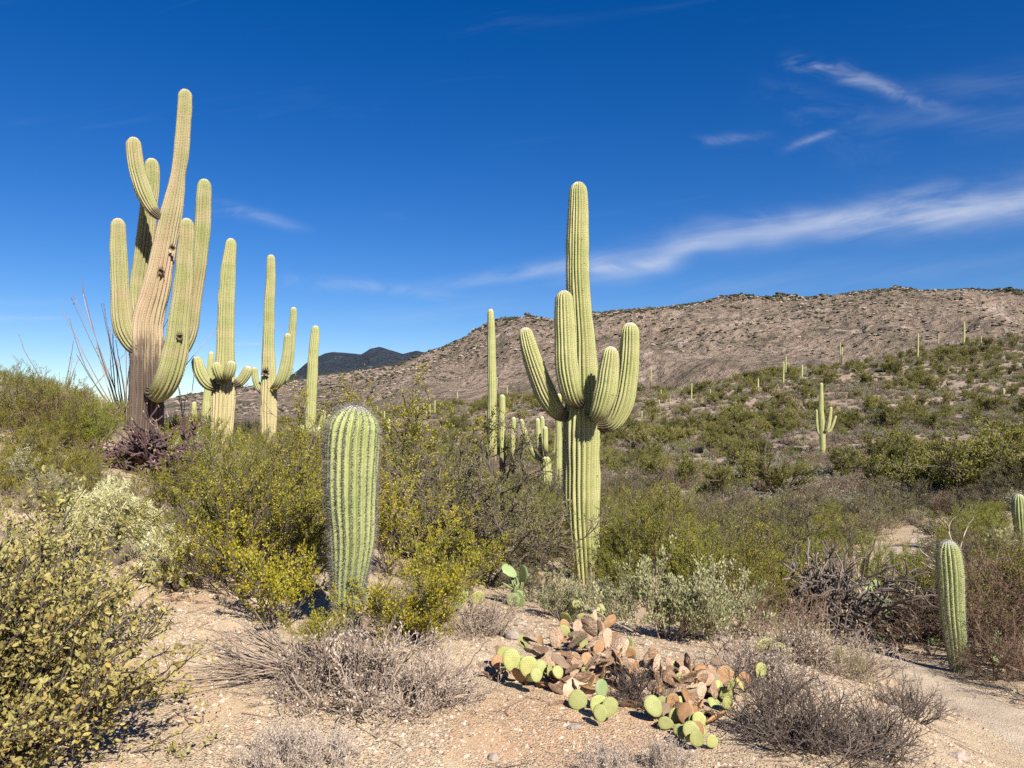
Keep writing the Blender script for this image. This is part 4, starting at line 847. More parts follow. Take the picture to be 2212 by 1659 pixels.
P('mesquite_thicket', 'mesq', 1150, 8.6, .62, 'low grey mesquite scrub in front of the four-armed saguaro', 'bush', var=0, rz=1.4)
P('creosote_bush', 'creo_dark', 1400, 10.8, 1.6, 'deep green creosote growing beside the four-armed saguaro', 'bush', var=0, rz=.2)
P('creosote_bush', 'creo_dark', 1490, 10.2, 1.3, 'deep green creosote rising behind the pale jojoba', 'bush', var=1, rz=2.2)
P('creosote_bush', 'creo_dark', 1350, 9.7, .8, 'green creosote in front of the four-armed trunk', 'bush', var=1, rz=3.2)
P('creosote_bush', 'creo', 1590, 10.5, 1.3, 'ragged creosote between pale jojoba and grey staghorn cholla', 'bush', var=2, rz=1.2)
P('creosote_bush', 'creo_dark', 1880, 13.5, 1.35, 'green creosote behind the grey staghorn cholla', 'bush', var=0, rz=4.2)
P('creosote_bush', 'creo', 1640, 9.0, 1.0, 'thin creosote in front of the grey staghorn cholla', 'bush', var=0, rz=5.5)
P('brown_shrub', 'brown', 1700, 8.4, .75, 'dry brown twiggy shrub below the grey staghorn cholla', 'bush', var=0, rz=.5)
P('brown_shrub', 'brown', 1590, 8.0, .7, 'dry brown twiggy shrub beside the pale jojoba', 'bush', var=1, rz=.5)
P('jojoba_bush', 'jojpale', 1440, 6.9, .88, 'pale grey-green jojoba mound behind the dying prickly pear', 'bush', var=0, rz=.5)
P('jojoba_bush', 'jojpale', 1540, 7.2, .72, 'pale jojoba merging with dry twigs above the dying prickly pear', 'bush', var=1, rz=1.9)
P('jojoba_bush', 'jojpale', 1225, 7.4, .5, 'low grey-green jojoba at the top end of the dying prickly pear', 'bush', var=1, rz=3.0)
P('jojoba_bush', 'jojpale', 1340, 8.2, .55, 'small pale jojoba at the foot of the four-armed saguaro', 'bush', var=0, rz=4.0)
# bleached and dry mounds in the foreground
P('brittlebush', 'dry', 790, 4.4, .52, 'grey tangled dry brush below the spiny young saguaro', 'bush', var=0, rz=.3, sq=1.0)
P('brittlebush', 'dry', 905, 4.4, .38, 'dry grey brush reaching toward the dying prickly pear', 'bush', var=1, rz=2.3)
P('brittlebush', 'dry', 705, 4.5, .36, 'dry brush with fallen creosote stems beside the gravel', 'bush', var=2, rz=1.3)
P('brittlebush', 'bleach', 610, 3.6, .27, 'bleached whitish dry brush beside the gravel patch', 'bush', var=0, rz=1.0)
P('brittlebush', 'bleach', 700, 3.66, .22, 'small bleached dry brush under the grey tangled brush', 'bush', var=1, rz=2.0)
P('brittlebush', 'bleach', 1320, 3.52, .20, 'low bleached twigs below the reddish bare soil', 'bush', var=1, rz=4.0)
P('brittlebush', 'bleach', 1430, 3.6, .19, 'low bleached twigs below the yellow prickly pear pads', 'bush', var=0, rz=5.0)
P('brittlebush', 'drydark', 1690, 4.05, .42, 'dark wiry leafless shrub beside the yellow prickly pear pads', 'bush', var=0, rz=.5)
P('brittlebush', 'drydark', 1780, 3.85, .36, 'dark wiry shrub on the gravel bank', 'bush', var=1, rz=1.5)
P('brittlebush', 'drydark', 1890, 3.95, .36, 'brown wiry shrub lowest on the gravel bank', 'bush', var=0, rz=2.5)
P('brittlebush', 'dry', 1640, 4.9, .38, 'grey dry shrub at the orange end of the dying prickly pear', 'bush', var=1, rz=3.5)
P('brittlebush', 'drydark', 1965, 5.7, .34, 'small wiry shrub on the slope above the trail', 'bush', var=1, rz=3.9)
P('brittlebush', 'dry', 1830, 7.0, .42, 'pinkish grey dry shrub on the brow above the trail', 'bush', var=2, rz=4.5)
P('brittlebush', 'dry', 1740, 6.5, .38, 'grey dry shrub between the brown shrub and the brow', 'bush', var=0, rz=5.5)
P('brittlebush', 'drydark', 1380, 4.6, .26, 'tiny wiry shrub growing through the prickly pear pads', 'bush', var=0, rz=.9)
P('brittlebush', 'dry', 1040, 6.2, .35, 'sparse dry brush beside the bare gravel strip', 'bush', var=2, rz=.9)
# brush right of the trail
P('brown_shrub', 'brown', 2140, 9.6, 1.35, 'reddish brown leafless shrub beside the leaning young saguaro', 'bush', var=0, rz=.1)
P('brown_shrub', 'brown', 2220, 9.0, 1.25, 'reddish brown leafless shrub overhanging the trail', 'bush', var=1, rz=1.1)
P('brown_shrub', 'brown', 2010, 10.5, .95, 'dark leafless shrub behind the leaning young saguaro', 'bush', var=1, rz=2.1)
P('brown_shrub', 'brown', 1945, 10.2, .7, 'dark low shrub pressing against the trail edge', 'bush', var=0, rz=3.1)
P('brown_shrub', 'brown', 2260, 7.6, .8, 'brown shrub shading the trail', 'bush', var=0, rz=4.1)
P('brown_shrub', 'brown', 2185, 12.0, .75, 'dense reddish brown shrub below the barrel-shaped saguaro', 'bush', var=1, rz=5.1)
for i, (x, d, h) in enumerate([(2120, 11.0, 1.2), (2175, 10.6, 1.3), (2090, 12.0, 1.1), (2240, 11.2, .8), (2040, 11.8, .9), (2150, 8.4, .6), (2215, 8.3, .7)]):
    P('brown_shrub', 'brown', x, d, h, 'reddish brown leafless shrub in the thick brush across the trail', 'bush', 'brown shrubs across the trail')
# dry grass
for i, (x, d, h) in enumerate([(395, 8.6, .55), (430, 7.0, .5), (360, 7.5, .5), (300, 8.8, .5), (330, 6.9, .4), (225, 16.5, .7), (215, 17.5, .6), (60, 14.5, .6), (20, 12.5, .5), (110, 13.5, .6), (1690, 6.9, .4), (1765, 6.8, .4), (1850, 6.6, .35), (880, 6.1, .45), (860, 6.4, .5), (920, 5.9, .35), (450, 11, .5), (520, 12, .5)]):
    P('grass_tuft', 'grass', x, d, h, 'tuft of straw-coloured dry grass among the bushes', 'grass', 'dry grass tufts')

# bare bleached shrub behind the leaning saguaro
def bare_shrub():
    rg = np.random.default_rng(351); D = ring_dirs(rg, 5, 15, 50); a = grow(rg, D * .05, D, .9 * rg.uniform(.7, 1.2, 5), 8, .16, .02); st = MB(); tubes(st, a, .022, .009, 6, 0, rg.uniform(0, 1, 5))
    p, d, pi = sprout(rg, a, 4, .4, 1, .8); b = grow(rg, p, d, .4 * rg.uniform(.5, 1.2, len(p)), 5, .2, .02); tubes(st, b, .010, .003, 5, 0, rg.uniform(0, 1, len(b)))
    p, d, pi = sprout(rg, b, 2, .4, 1, .8); c = grow(rg, p, d, .16 * rg.uniform(.5, 1.2, len(p)), 3, .2, .02); tubes(st, c, .004, .002, 4, 0, rg.uniform(0, 1, len(c)))
    o = tag(st.build('dead_shrub', M['stem_pale'], None, True), 'bare bleached dead branches behind the leaning young saguaro', 'shrub'); o.location = on(2100, 12.6); o.scale = (1.2, 1.2, 1.35)
bare_shrub()

# ------------------------------------------------------------------ prickly pears
def pear_pile():
    K6 = (973.3, 1194.5, .32); rg = np.random.default_rng(361); c = on(1330, 5.2); o = thing('prickly_pear', c, 'dying prickly pear sprawled in a brown heap with yellow-green pads at its edges', 'cactus')
    def at(cx, cy, lift):
        X, Y = K6[0] + cx * K6[2], K6[1] + cy * K6[2]; d = hit(X, Y + lift / 5.0 * FX) or 5.2; return pix(X, Y, d), d
    GR = [(410, 805, 115, 145, 'pad', 0, 0), (525, 845, 120, 140, 'pad', .2, 0), (590, 820, 80, 95, 'pad', .4, .3), (580, 875, 80, 90, 'pad', 0, 0), (330, 745, 105, 110, 'pad', -.3, .5), (510, 650, 70, 100, 'pad', .6, -.4), (850, 385, 58, 65, 'pad', 0, 0),
          (1012, 425, 58, 78, 'pad', .2, .1), (750, 562, 84, 72, 'pad', 0, .4), (740, 505, 120, 62, 'orange', 0, .9), (740, 850, 74, 84, 'pad', .5, -.3), (660, 835, 46, 82, 'pad', .9, .2), (920, 770, 74, 90, 'orange', .1, 0), (960, 680, 120, 95, 'orange', 0, .5),
          (800, 1025, 130, 120, 'pad', .2, 1.1), (990, 1100, 125, 128, 'pad', .1, .2), (1022, 990, 98, 125, 'green', .7, 0), (1430, 1060, 130, 120, 'pad', 0, 1.1), (1555, 1085, 105, 105, 'pad', .3, 0), (1640, 1195, 120, 105, 'pad', .2, .4),
          (1610, 1275, 120, 110, 'pad', .1, -.4), (1735, 1305, 95, 80, 'pad', .3, .8), (1690, 1215, 80, 85, 'pad', 0, -.6), (1560, 1230, 80, 75, 'pad', .1, 1.0), (1845, 1050, 92, 82, 'pad', .4, .6), (2090, 855, 88, 106, 'pad', .2, .15), (1780, 855, 160, 130, 'orange', 0, 1.35),
          (1925, 880, 112, 100, 'orange', .2, 1.2), (1785, 990, 64, 102, 'dead', .6, 0), (1690, 995, 64, 112, 'dead', .4, .1), (895, 815, 44, 44, 'pad', .2, .4), (860, 598, 48, 48, 'pad', .2, -.3), (940, 452, 62, 46, 'pad', .2, 1.0), (1505, 1210, 84, 70, 'pad', 0, 1.2),
          (1380, 1010, 84, 105, 'orange', .5, .3), (280, 760, 80, 80, 'orange', .3, .9), (1980, 930, 70, 90, 'pad', .8, -.5), (1870, 930, 80, 90, 'pad', .8, .6), (1480, 1130, 100, 90, 'pad', .1, .9)]
    for cx, cy, w_, h_, k, rz, roll in GR:
        lift = .10 if cy < 1000 else .03
        p, d = at(cx, cy, lift); s_ = h_ * K6[2] / FX * d; p = p - c
        add_pad(o, k, p, s_ * 1.08, rz + rg.normal(0, .15), -.25 + rg.normal(0, .15), roll, sx=min(1.35, max(.8, w_ / h_ / .82)))
    for cx, cy, n in [(430, 850, 4), (1650, 1240, 7), (1450, 1090, 4), (1840, 960, 4), (830, 480, 3), (990, 1110, 2), (2060, 900, 2), (1250, 780, 4), (900, 620, 3), (1550, 900, 4)]:
        for k in range(n):
            p, d = at(cx + rg.normal(0, 55), cy + rg.normal(0, 45), .05); add_pad(o, 'pad' if rg.random() < .75 else 'orange', p - c, rg.uniform(.08, .125), rg.normal(0, .5), rg.normal(-.3, .3), rg.normal(0, .7))
    # the dead heap: limp brown pads along the fallen stems
    lines = [((560, 690), (1060, 560), .22, 34), ((700, 800), (1100, 700), .14, 34), ((820, 500), (1080, 520), .16, 22), ((1060, 660), (1420, 860), .16, 40), ((1150, 850), (1700, 900), .11, 44), ((1300, 960), (1750, 1100), .06, 34), ((760, 900), (1000, 900), .05, 20), ((1420, 800), (1850, 870), .11, 28), ((300, 780), (600, 860), .04, 14), ((1350, 1050), (1650, 1160), .03, 16)]
    for (x0, y0), (x1, y1), lf, n in lines:
        for k in range(n):
            t = rg.uniform(0, 1); cx = x0 + (x1 - x0) * t + rg.normal(0, 28); cy = y0 + (y1 - y0) * t + rg.normal(0, 26); l2 = lf * rg.uniform(.1, 1.0)
            X, Y = K6[0] + cx * K6[2], K6[1] + cy * K6[2]; d = hit(X, Y + lf / 5.0 * FX * .8) or 5.2; q = np.array([(X - HX) / FX * d, d, 0]); q[2] = ground(q[0], q[1]) + l2
            add_pad(o, 'dead' if rg.random() < .86 else 'orange', q - c, rg.uniform(.09, .17), rg.normal(0, 1.2), rg.normal(-1.0, .7), rg.normal(0, 1.3), 'dead_pad', rg.uniform(.38, .9))
    for (x0, y0), (x1, y1), lf, n in lines[:8]:
        pts = []; st = MB()
        for t in np.linspace(0, 1, 7):
            X, Y = K6[0] + (x0 + (x1 - x0) * t) * K6[2], K6[1] + (y0 + (y1 - y0) * t) * K6[2]; d = hit(X, Y + lf / 5.0 * FX * .8) or 5.2; q = np.array([(X - HX) / FX * d, d, 0]); q[2] = ground(q[0], q[1]) + lf * .4; pts.append(q - c)
        tubes(st, np.array([pts]) + rg.normal(0, .012, (1, 7, 3)), .06, .04, 8, 0, .5); st.build('fallen_stem', M['pad_dead'], o, True)
pear_pile()
def pear(x, d, n, size, kind, seed, label, spread=.3):
    rg = np.random.default_rng(seed); o = thing('prickly_pear', on(x, d), label, 'cactus'); stack = []
    for i in range(n):
        if i < max(2, n // 3) or not stack: p = np.array([rg.normal(0, spread), rg.normal(0, spread * .6), -.03]); roll = rg.normal(0, .4); tilt = rg.normal(0, .35); rz = rg.uniform(-.9, .9)
        else:
            b, s0, r0, t0, z0 = stack[int(rg.integers(len(stack)))]; roll = r0 + rg.choice([-1, 1]) * rg.uniform(.2, .8); tilt = t0 + rg.normal(0, .3); rz = z0 + rg.normal(0, .4)
            up = np.array([math.sin(r0) * math.cos(z0), math.sin(r0) * math.sin(z0) - math.sin(t0) * .6, math.cos(r0) * math.cos(t0)]); p = b + up * s0 * .92
        s_ = size * rg.uniform(.75, 1.15); add_pad(o, kind, p, s_, rz, tilt, roll); stack.append((p, s_, roll, tilt, rz))
pear(1030, 8.0, 2, .17, 'pad', 371, 'pair of small green pads standing alone on the gravel strip', .03)
pear(1105, 8.1, 9, .19, 'green', 372, 'grey-green prickly pear clump under the thorny thicket', .16)
pear(870, 7.2, 14, .2, 'green', 373, 'pale prickly pear in dry grass right behind the spiny young saguaro', .25)
pear(1875, 11.6, 26, .2, 'green', 374, 'large green prickly pear at the foot of the grey staghorn cholla', .35)
pear(1985, 10.4, 12, .19, 'green', 375, 'shaded prickly pear among the dark cholla by the trail', .35)
pear(2100, 13.6, 10, .2, 'pad', 376, 'prickly pear under the bare bleached branches', .3)
pear(1640, 6.6, 7, .16, 'pad', 377, 'small prickly pear in dry twigs beyond the dark wiry shrub', .2)
pear(2205, 9.2, 8, .17, 'green', 378, 'prickly pear under the reddish shrub beside the trail', .25)
pear(1720, 6.9, 6, .15, 'pad', 379, 'low prickly pear on the brow above the trail', .2)

# ------------------------------------------------------------------ brush of the middle distance and the hillside
ALLP = []
def clear_of(x, y, rad):
    for q in ALLP:
        if (q[0] - x) ** 2 + (q[1] - y) ** 2 < (q[2] + rad) ** 2 * .26: return False
    return True
SAG = [(o.location.x, o.location.y) for o in bpy.data.objects if o.name.startswith('saguaro_cactus')]
LIM = [(7.0, [0, 140, 150, 310, 320, 430, 440, 2400], [1060, 1060, 1200, 1200, 1230, 1230, 1280, 1280]),
       (11.3, [0, 170, 180, 430, 440, 700, 1205, 1210, 1310, 1320, 1500, 1510, 1650, 1660, 1890, 1900, 2010, 2020, 2400], [950, 960, 1070, 1070, 985, 960, 960, 1200, 1200, 1040, 1040, 1130, 1130, 1190, 1190, 1250, 1250, 1170, 1150]),
       (26.0, [0, 100, 190, 260, 270, 360, 370, 450, 455, 520, 525, 555, 560, 605, 610, 655, 660, 690, 700, 760, 830, 860, 900, 1050, 1200, 1310, 1320, 1650, 1900, 1910, 2010, 2020, 2150, 2160, 2400], [800, 815, 850, 880, 950, 950, 895, 895, 970, 970, 925, 925, 955, 955, 935, 935, 965, 965, 860, 860, 900, 870, 940, 955, 1010, 1040, 1000, 1040, 1080, 1165, 1165, 1090, 1080, 1168, 1168])]
def cap(X, x, d, h):
    z = float(ground(x, d))
    for dm, xs, ys in LIM:
        if d < dm: return min(h, EYE - (np.interp(X, xs, ys) - HY) / FX * d - z)
    return h
def scatter():
    rg = np.random.default_rng(401); n_ = {'creo': 0, 'mesq': 0, 'dry': 0, 'palo': 0}
    for d in np.sort(np.sqrt(rg.uniform(6.3 ** 2, 44 ** 2, 5200))):
        d = float(d); u = rg.uniform(-.72, .72); x = u * d; X = u * FX + HX
        if d < 10.5 and 380 < X < 2300: continue
        if d < 8.8 and not (X < 380 and d > 6.3): continue
        if trail_dist(np.array(x), np.array(d)) < .8: continue
        if any((x - sx) ** 2 + (d - sy) ** 2 < .45 for sx, sy in SAG): continue
        if 1225 < X < 1310 and 9 < d < 11.3: continue
        if d < 16 and (2020 < X < 2110 and d < 9.6): continue
        r = rg.random(); left = X < 720
        lo = d < 16 and X < 420
        if r < (.60 if left else .52): kind, h, nm = ('creo' if rg.random() < (.5 if left else .35) else 'creo_dark'), rg.uniform(.75, 1.3) * (.8 if lo else 1.0), 'creosote_bush'
        elif r < .70: kind, h, nm = 'mesq', rg.uniform(.9, 1.6) * (.6 if X < 420 else 1), 'mesquite_bush'
        elif r < .74: kind, h, nm = 'brown', rg.uniform(.6, 1.0), 'brown_shrub'
        elif r < .82: kind, h, nm = 'dry', rg.uniform(.35, .6), 'brittlebush'
        elif r < .93: kind, h, nm = 'jojpale', rg.uniform(.45, .8), 'jojoba_bush'
        else: kind, h, nm = 'grass', rg.uniform(.4, .65), 'grass_tuft'
        if d < 8.8: kind, h, nm = [('creo_small', rg.uniform(.5, .8), 'creosote_bush'), ('jojpale', rg.uniform(.35, .55), 'jojoba_bush'), ('grass', rg.uniform(.3, .5), 'grass_tuft'), ('dry', rg.uniform(.3, .45), 'brittlebush')][int(rg.choice(4, p=[.45, .25, .2, .1]))]
        # bushes on the left rise stay low so that the saguaro trunks show
        if 440 < X < 720 and d < 27: h = min(h, 1.05)
        if 1010 < X < 1230 and d > 11: h = min(h, .9)
        h = cap(X, x, d, h)
        if h < .3: continue
        if h < .55 and kind in ('creo', 'creo_dark', 'mesq', 'brown'): kind, nm = ('creo_small', 'creosote_bush')
        rad = h * .55
        if not clear_of(x, d, rad): continue
        if n_.setdefault(nm, 0) >= {'creosote_bush': 290, 'jojoba_bush': 180}.get(nm, 120): continue
        n_[nm] += 1; ALLP.append((x, d, rad))
        lab = {'creosote_bush': ('yellow-green creosote bush in the open scrub on the rise' if left else 'olive creosote bush in the scrub of the shallow valley', 'bush', CR + (' rise' if left else ' valley')),
               'mesquite_bush': ('twiggy olive mesquite bush in the open scrub', 'bush', 'mesquite bushes in the scrub'), 'brown_shrub': ('brown leafless shrub in the open scrub', 'bush', 'brown shrubs in the scrub'),
               'brittlebush': ('grey dry brittlebush mound in the open scrub', 'bush', 'dry mounds in the scrub'), 'jojoba_bush': ('pale grey-green jojoba mound in the open scrub', 'bush', 'jojoba mounds in the scrub'), 'grass_tuft': ('tuft of straw-coloured dry grass among the bushes', 'grass', 'dry grass tufts')}[nm]
        P(nm, kind, X, d, h, *lab)
scatter()
for X, d, s_ in [(1975, 33, 1.0), (2085, 31, 1.15), (2140, 36, 1.2), (2190, 30, .95), (1905, 38, .9), (1685, 36, .85), (1560, 33, .75), (1480, 38, .75), (1620, 42, .85), (2050, 41, 1.05), (1830, 46, .9), (1400, 40, .7), (2160, 47, 1.2), (1960, 52, 1.1)]:
    o = link('palo_verde', FAR['palo'][int(X) % 3]); q = on(X, d); o.location = (q[0], q[1], q[2] - .05); o.rotation_euler = (0, 0, X * .37); o.scale = (s_ * 1.25, s_ * 1.25, s_); tag(o, 'broad yellow-green palo verde in the wash below the hillside', 'tree', 'palo verdes in the wash')
def far_scatter():
    rg = np.random.default_rng(411)
    info = {'palo': ('palo_verde', 'rounded yellow-green palo verde on the hillside', 'tree', 'palo verdes on the hillside', 200, 2.2), 'burs': ('bursage_mound', 'low grey bursage mound on the hillside', 'bush', 'bursage mounds on the hillside', 290, .6),
            'brush': ('dry_bush', 'low brown dry bush on the hillside', 'bush', 'dry bushes on the hillside', 290, .9), 'creo': ('hillside_creosote', 'dark green creosote bush on the hillside', 'bush', 'creosote bushes on the hillside', 290, 1.3)}
    d = np.concatenate([np.sqrt(rg.uniform(27 ** 2, 95 ** 2, 8500)), np.sqrt(rg.uniform(95 ** 2, 235 ** 2, 30000))]); u = rg.uniform(-.5, .78, len(d))
    cu = np.linspace(-.55, .85, 141); cd = np.exp(np.linspace(math.log(25), math.log(240), 220)); CU, CD = np.meshgrid(cu, cd, indexing='ij'); el = np.maximum.accumulate((ground(CU * CD, CD) - EYE) / CD, axis=1)
    z = ground(u * d, d); iu = np.clip(((u + .55) / 1.4 * 140).round().astype(int), 0, 140); idd = np.clip((np.log(d / 25) / math.log(240 / 25) * 219).astype(int), 0, 219); seen = (z + 1.3 - EYE) / d > el[iu, idd]; d, u = d[seen], u[seen]
    x = u * d; z = ground(x, d); X = u * FX + HX; r = rg.random(len(d)); dn = vnoise(x / 16, d / 16, 78); r2 = rg.random(len(d))
    ok = ~((vnoise(x / 4, d / 4, 79) < .37) & (r2 > .15)) & ~((X < 700) & (d < 60)) & (trail_dist(x, d) > 1.0)
    for sx, sy in SAG: ok &= (x - sx) ** 2 + (d - sy) ** 2 > 1.2
    pal = .03 + .07 * (dn > .62); cre = pal + .07 + .16 * (dn - .5).clip(-.3, 1); kind = np.where(r < pal, 0, np.where(r < cre, 1, np.where(r < .40, 2, 3)))
    ok &= ~((kind == 0) & (((X > 1690) & (X < 1850) & (d < 64)) | (d < 40)))
    keys = ['palo', 'creo', 'brush', 'burs']; lohi = [(.42, 1.0), (.4, .85), (.5, 1.1), (.6, 1.6)]; sc_ = np.array([rg.uniform(*lohi[k]) for k in kind]); var = rg.integers(0, 3, len(d)); rz = rg.uniform(0, 6.28, len(d)); left = np.zeros(len(d), bool)
    for k, key in enumerate(keys):
        nm, lab, cat, grp, mx, hh = info[key]; m_ = np.where(ok & (kind == k))[0]; seen_ = (np.abs(u[m_]) < .68); size = np.where(seen_, sc_[m_] / d[m_], 0); o_ = m_[np.argsort(-size)]
        for i in o_[:mx]:
            o = link(nm, FAR[key][var[i]]); o.location = (x[i], d[i], z[i] - .03); o.rotation_euler = (0, 0, rz[i]); s_ = sc_[i]; o.scale = (s_ * 1.1, s_ * 1.1, s_); tag(o, lab, cat, grp)
        left[o_[mx:]] = True
    # the rest of the slope's brush is one mass: the same plants set on points
    L = np.where(left)[0]; me = bpy.data.meshes.new('hillside_scrub'); me.vertices.add(len(L)); me.vertices.foreach_set('co', np.stack([x[L], d[L], z[L] - .03], -1).astype(np.float32).ravel())
    for nm, arr in (('pick', kind[L] * 3 + var[L]), ('size', sc_[L]), ('turn', rz[L])): me.attributes.new(nm, 'FLOAT', 'POINT').data.foreach_set('value', arr.astype(np.float32))
    o = link('hillside_scrub', me); tag(o, 'mixed desert scrub covering the upper hillside', 'scrub', None, 'stuff')
    ng = bpy.data.node_groups.new('scrub_on_points', 'GeometryNodeTree'); ng.interface.new_socket('Geometry', in_out='INPUT', socket_type='NodeSocketGeometry'); ng.interface.new_socket('Geometry', in_out='OUTPUT', socket_type='NodeSocketGeometry')
    N_, K_ = ng.nodes, ng.links; gi = N_.new('NodeGroupInput'); go = N_.new('NodeGroupOutput'); jn = N_.new('GeometryNodeJoinGeometry')
    def named(nm): q = N_.new('GeometryNodeInputNamedAttribute'); q.data_type = 'FLOAT'; q.inputs['Name'].default_value = nm; return q.outputs['Attribute']
    pk, sz, tn = named('pick'), named('size'), named('turn'); cx = N_.new('ShaderNodeCombineXYZ'); K_.new(tn, cx.inputs[2]); er = N_.new('FunctionNodeEulerToRotation'); K_.new(cx.outputs[0], er.inputs[0])
    for k, key in enumerate(keys):
        for w_ in range(3):
            src = bpy.data.objects.new('scrub_source', FAR[key][w_]); oi = N_.new('GeometryNodeObjectInfo'); oi.inputs['Object'].default_value = src; oi.inputs['As Instance'].default_value = True
            cm = N_.new('FunctionNodeCompare'); cm.data_type = 'FLOAT'; cm.operation = 'EQUAL'; K_.new(pk, cm.inputs[0]); cm.inputs[1].default_value = k * 3 + w_; cm.inputs['Epsilon'].default_value = .1
            ip = N_.new('GeometryNodeInstanceOnPoints'); K_.new(gi.outputs[0], ip.inputs['Points']); K_.new(cm.outputs[0], ip.inputs['Selection']); K_.new(oi.outputs['Geometry'], ip.inputs['Instance']); K_.new(er.outputs[0], ip.inputs['Rotation']); K_.new(sz, ip.inputs['Scale']); K_.new(ip.outputs[0], jn.inputs[0])
    K_.new(jn.outputs[0], go.inputs[0]); o.modifiers.new('scrub', 'NODES').node_group = ng
    print('hillside: individuals', 1070, 'mass', len(L))
far_scatter()

# ------------------------------------------------------------------ mountain scrub and rocks
def blobs(n, seed, size, mats, name, label, cat, rock=False, lo=700, hi=1650):
    rg = np.random.default_rng(seed); X = rg.uniform(380, 2400, n); u = (X - HX) / FX; d = rg.uniform(lo, hi, n)
    dc = np.interp(X, [-1200, 360, 700, 1000, 1300, 1700, 2212, 3400], [1900, 1800, 1700, 1500, 1300, 1200, 1100, 1000]); d = np.minimum(d, dc - rg.uniform(0, 30, n)); keep = vnoise(u * d / 60, d / 60, 91 + rock) + rg.uniform(-.25, .25, n) > .45
    crest = rg.random(n) < .12; d = np.where(crest & (not rock), dc - rg.uniform(-4, 8, n), d); keep |= crest & (not rock)
    u, d = u[keep], d[keep]; n = len(u); z = mountain_z(u, d); c = np.stack([u * d, d, z], -1); s_ = size * rg.uniform(.45, 1.35, (n, 1, 1)) * (d / 1100)[:, None, None]
    base = np.array([(1, 0, .2), (.3, .95, .2), (-.8, .6, .2), (-.8, -.6, .2), (.3, -.95, .2), (0, 0, 1.0), (0, 0, -.5)]); F = np.array([(0, 1, 5), (1, 2, 5), (2, 3, 5), (3, 4, 5), (4, 0, 5), (1, 0, 6), (2, 1, 6), (3, 2, 6), (4, 3, 6), (0, 4, 6)])
    V = c[:, None] + (base[None] * rg.uniform(.6, 1.4, (n, 7, 1)) + rg.normal(0, .15, (n, 7, 3))) * s_ * (np.array([1, 1, .8]) if not rock else np.array([1.3, 1, .6]))
    mb = MB(); mb.add(V.reshape(-1, 3), (np.arange(n)[:, None, None] * 7 + F[None]).reshape(-1, 3), 0, tint=np.repeat(rg.uniform(0, 1, n), 7)); o = mb.build(name, mats, None, False); tag(o, label, cat, None, 'stuff')
M['mtn_shrub'] = leaf_mat('mountain_juniper', [(.035, .037, .022), (.06, .06, .035), (.09, .085, .05)], 0, .9, .1)
M['mtn_rock'] = leaf_mat('mountain_boulders', [(.28, .20, .15), (.38, .29, .22), (.47, .37, .30)], 0, .9, .1)
blobs(11000, 421, 2.5, M['mtn_shrub'], 'mountain_scrub', 'dark bushes dotting the mountain slope and crest', 'scrub')
blobs(8000, 422, 2.4, M['mtn_rock'], 'mountain_boulders', 'pale boulders scattered over the mountain slope', 'rocks', True)

# ------------------------------------------------------------------ gravel and stones
M['stone'] = leaf_mat('gravel_stones', [(.12, .10, .085), (.32, .235, .165), (.50, .385, .27), (.62, .53, .42), (.48, .30, .19), (.26, .15, .10)], 0, .85, .2)
def stones(n, seed, smin, smax, name, label, zone):
    rg = np.random.default_rng(seed); d = np.sqrt(rg.uniform(zone[0] ** 2, zone[1] ** 2, n)); u = rg.uniform(zone[2], zone[3], n); x = u * d; keep = vnoise(x * 1.3, d * 1.3, 95) + rg.uniform(-.3, .3, n) > .35; x, d = x[keep], d[keep]; n = len(x)
    s_ = smin * (smax / smin) ** (rg.random(n) ** 2.2); base = np.array([(1, 0, 0), (.3, .9, 0), (-.8, .55, 0), (-.8, -.55, 0), (.3, -.9, 0), (.1, 0, .75), (-.2, .1, .7)]); F = np.array([(0, 1, 5), (1, 2, 6), (1, 6, 5), (2, 3, 6), (3, 4, 6), (4, 5, 6), (4, 0, 5)])
    q = rg.uniform(0, 6.28, n); c_, s2 = np.cos(q), np.sin(q); B = base[None] * rg.uniform(.65, 1.35, (n, 7, 1)) + rg.normal(0, .1, (n, 7, 3)); B[..., 2] = np.where(np.arange(7)[None] < 5, -.15, B[..., 2] * .75)
    V = np.stack([B[..., 0] * c_[:, None] - B[..., 1] * s2[:, None], B[..., 0] * s2[:, None] + B[..., 1] * c_[:, None], B[..., 2]], -1) * s_[:, None, None] + np.stack([x, d, ground(x, d)], -1)[:, None]
    mb = MB(); mb.add(V.reshape(-1, 3), (np.arange(n)[:, None, None] * 7 + F[None]).reshape(-1, 3), 0, tint=np.repeat(rg.uniform(0, 1, n), 7)); tag(mb.build(name, M['stone'], None, False), label, 'gravel', None, 'stuff')
stones(44000, 431, .0038, .021, 'gravel', 'loose pale gravel covering the clearing and the bank', (3.0, 8.0, -.62, .70))
# fallen twigs on the bare soil
def litter():
    rg = np.random.default_rng(441); n = 420; d = np.sqrt(rg.uniform(3 ** 2, 7.5 ** 2, n)); x = rg.uniform(-.62, .6, n) * d; a = rg.uniform(0, 6.28, n); D = np.stack([np.cos(a), np.sin(a), np.zeros(n)], -1); pts = grow(rg, np.zeros((n, 3)), D, rg.uniform(.05, .28, n), 4, .2, 0); pts[..., :2] += np.stack([x, d], -1)[:, None]; pts[..., 2] = ground(pts[..., 0], pts[..., 1]) + .008
    mb = MB(); tubes(mb, pts, .003, .0015, 3, 0, rg.uniform(0, 1, n)); tag(mb.build('twig_litter', M['stem_brown'], None, False), 'fallen twigs scattered on the soil', 'litter', None, 'stuff')
litter()

